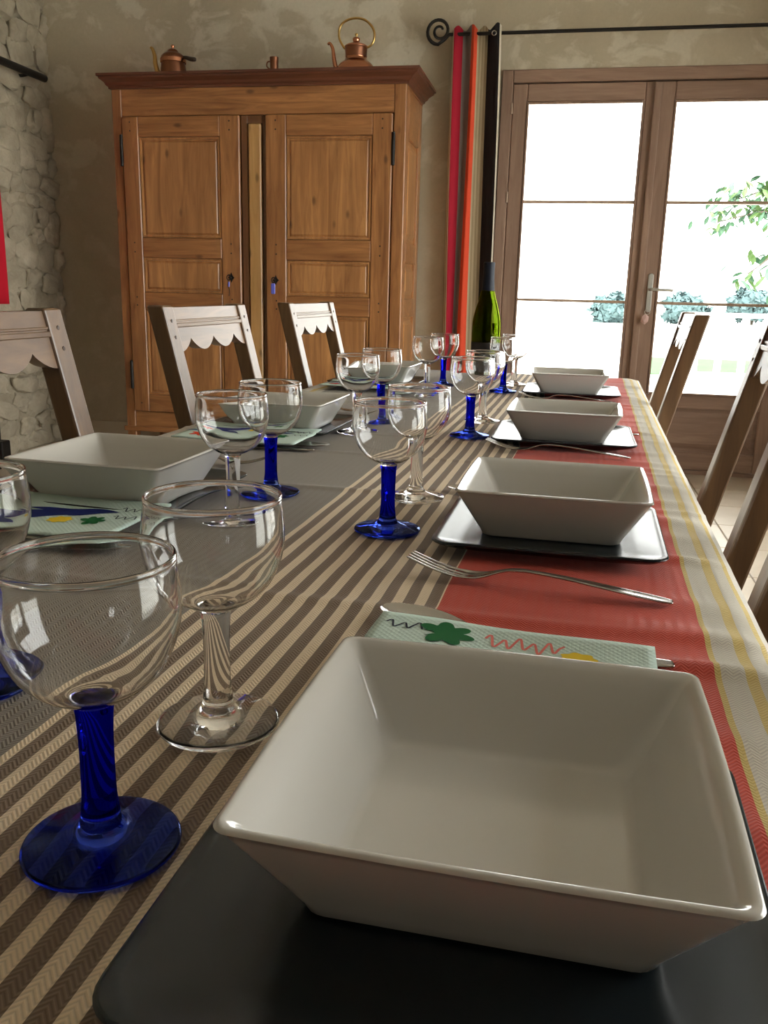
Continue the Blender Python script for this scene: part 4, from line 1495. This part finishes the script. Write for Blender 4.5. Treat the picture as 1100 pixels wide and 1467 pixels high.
# ------------------------------------------------------------------ outside
struct('terrace', bx(-14, 14, DW + 0.42, 12.7, -0.2, -0.03), M['terrace'])
lawn = struct('lawn', bx(1.02, 12, 12.7, 16.3, -0.22, -0.02), M['lawn'])
struct('ground_outside', bx(-60, 60, -30, 90, -0.5, -0.23), M['gravel'])
rl = thing('white_railing', 'white painted railing at the terrace edge beyond the french door', 'railing', (0, 12.5, -0.03))
for i in range(9):
    obj('post', bx(1.70 + 0.30 * i, 1.78 + 0.30 * i, -0.05, 0.05, 0, 0.8, bevel=0.01), M['white_paint'], rl)
obj('rail', bx(1.6, 4.4, -0.04, 0.04, 0.8, 0.86, bevel=0.01), M['white_paint'], rl)
obj('rail', bx(1.6, 4.4, -0.03, 0.03, 0.02, 0.08, bevel=0.01), M['white_paint'], rl)


def crown_tree(x, y, h, rad, seed, lab):
    r = random.Random(seed)
    t = thing('distant_tree', lab, 'tree', (x, y, -0.25), group='trees beyond the terrace')
    obj('trunk', tube(bmesh.new(), [(0, 0, 0), (0.1, 0, h * 0.35), (0, 0.1, h * 0.6)], [0.22, 0.17, 0.1], 8), M['bark'], t)
    bm = bmesh.new()
    leafs = 900
    for k in range(leafs):
        d = Vector((r.gauss(0, 1), r.gauss(0, 1), r.gauss(0, 1))).normalized()
        rr = rad * (0.55 + 0.45 * r.random() ** 0.4) * (1 + 0.25 * math.sin(d.x * 5 + seed) * math.cos(d.z * 6))
        c = Vector((0, 0, h * 0.62)) + Vector((d.x * rr, d.y * rr, d.z * rr * 0.75))
        s = 0.13 + 0.14 * r.random()
        a = Vector((r.gauss(0, 1), r.gauss(0, 1), r.gauss(0, 1))).normalized() * s
        b = a.cross(d).normalized() * s * 0.6
        bm.faces.new([bm.verts.new(c + p) for p in (a, b, -a, -b)])
    o = obj('foliage', bm, M['crown'], t)
    o['kind'] = 'stuff'


crown_tree(2.2, 44, 0.9, 1.0, 1, 'pale hazy tree seen low through the left door leaf')
crown_tree(5.6, 45, 1.1, 1.0, 3, 'pale hazy tree behind the far right chair back')
crown_tree(8.9, 47, 1.5, 1.1, 4, 'pale hazy tree at the right frame edge beyond the terrace')

tr = thing('leafy_tree', 'green leafy branches hanging into view outside the right door leaf', 'tree', (2.78, 13.4, -0.10))
obj('trunk', tube(bmesh.new(), catmull([(0.9, 0, 0), (0.85, 0, 1.2), (0.7, 0.1, 2.4), (0.3, 0, 3.3)], 4), [0.12 - 0.006 * i for i in range(13)], 10), M['bark'], tr, smooth=True)
BR = [[(0.72, 0.1, 2.3), (0.2, 0, 2.32), (-0.35, -0.1, 2.25), (-0.85, -0.1, 2.12)], [(0.6, 0, 2.6), (0.0, 0.1, 2.65), (-0.4, 0, 2.5), (-0.7, 0.05, 2.4)], [(0.3, 0, 2.2), (0.1, 0, 1.9), (-0.15, 0, 1.6), (-0.45, 0.0, 1.38)], [(0.75, 0, 1.9), (0.4, 0, 1.7), (0.2, 0, 1.45), (0.05, 0, 1.3)]]
lm = bmesh.new()
vs = [lm.verts.new(p) for p in ((0, 0, 0), (0.035, 0.02, 0.003), (0.09, 0.026, -0.004), (0.15, 0, -0.018), (0.09, -0.026, -0.004), (0.035, -0.02, 0.003), (0.07, 0, 0.010))]
for a, b in ((0, 1), (1, 2), (2, 3), (3, 4), (4, 5), (5, 0)):
    lm.faces.new((vs[a], vs[b], vs[6]))
lf0 = obj('leaf', lm, M['leaf'], tr)
lm2 = lf0.data.copy()
lm2.materials.clear()
lm2.materials.append(M['leaf_pale'])
rl_ = random.Random(11)
first = True
for bi, bp in enumerate(BR):
    path = catmull(bp, 6)
    obj('branch', tube(bmesh.new(), path, [0.022 - 0.0009 * i for i in range(len(path))], 6), M['bark'], tr)
    for k in range(112 if bi < 2 else 36):
        q = Vector(path[rl_.randrange(4, len(path))])
        o = lf0 if first else lf0.copy()
        if not first:
            COL.objects.link(o)
        first = False
        if rl_.random() < 0.4:
            o.data = lm2
        o.location = q + Vector((rl_.gauss(0, 0.11), rl_.gauss(0, 0.11), rl_.gauss(0, 0.09) + (0.06 if bi < 2 else 0)))
        o.rotation_euler = (rl_.uniform(-0.6, 0.6), rl_.uniform(0.1, 0.9), rl_.uniform(0, 2 * PI))
        s = rl_.uniform(1.1, 1.75)
        o.scale = (s, s, s)
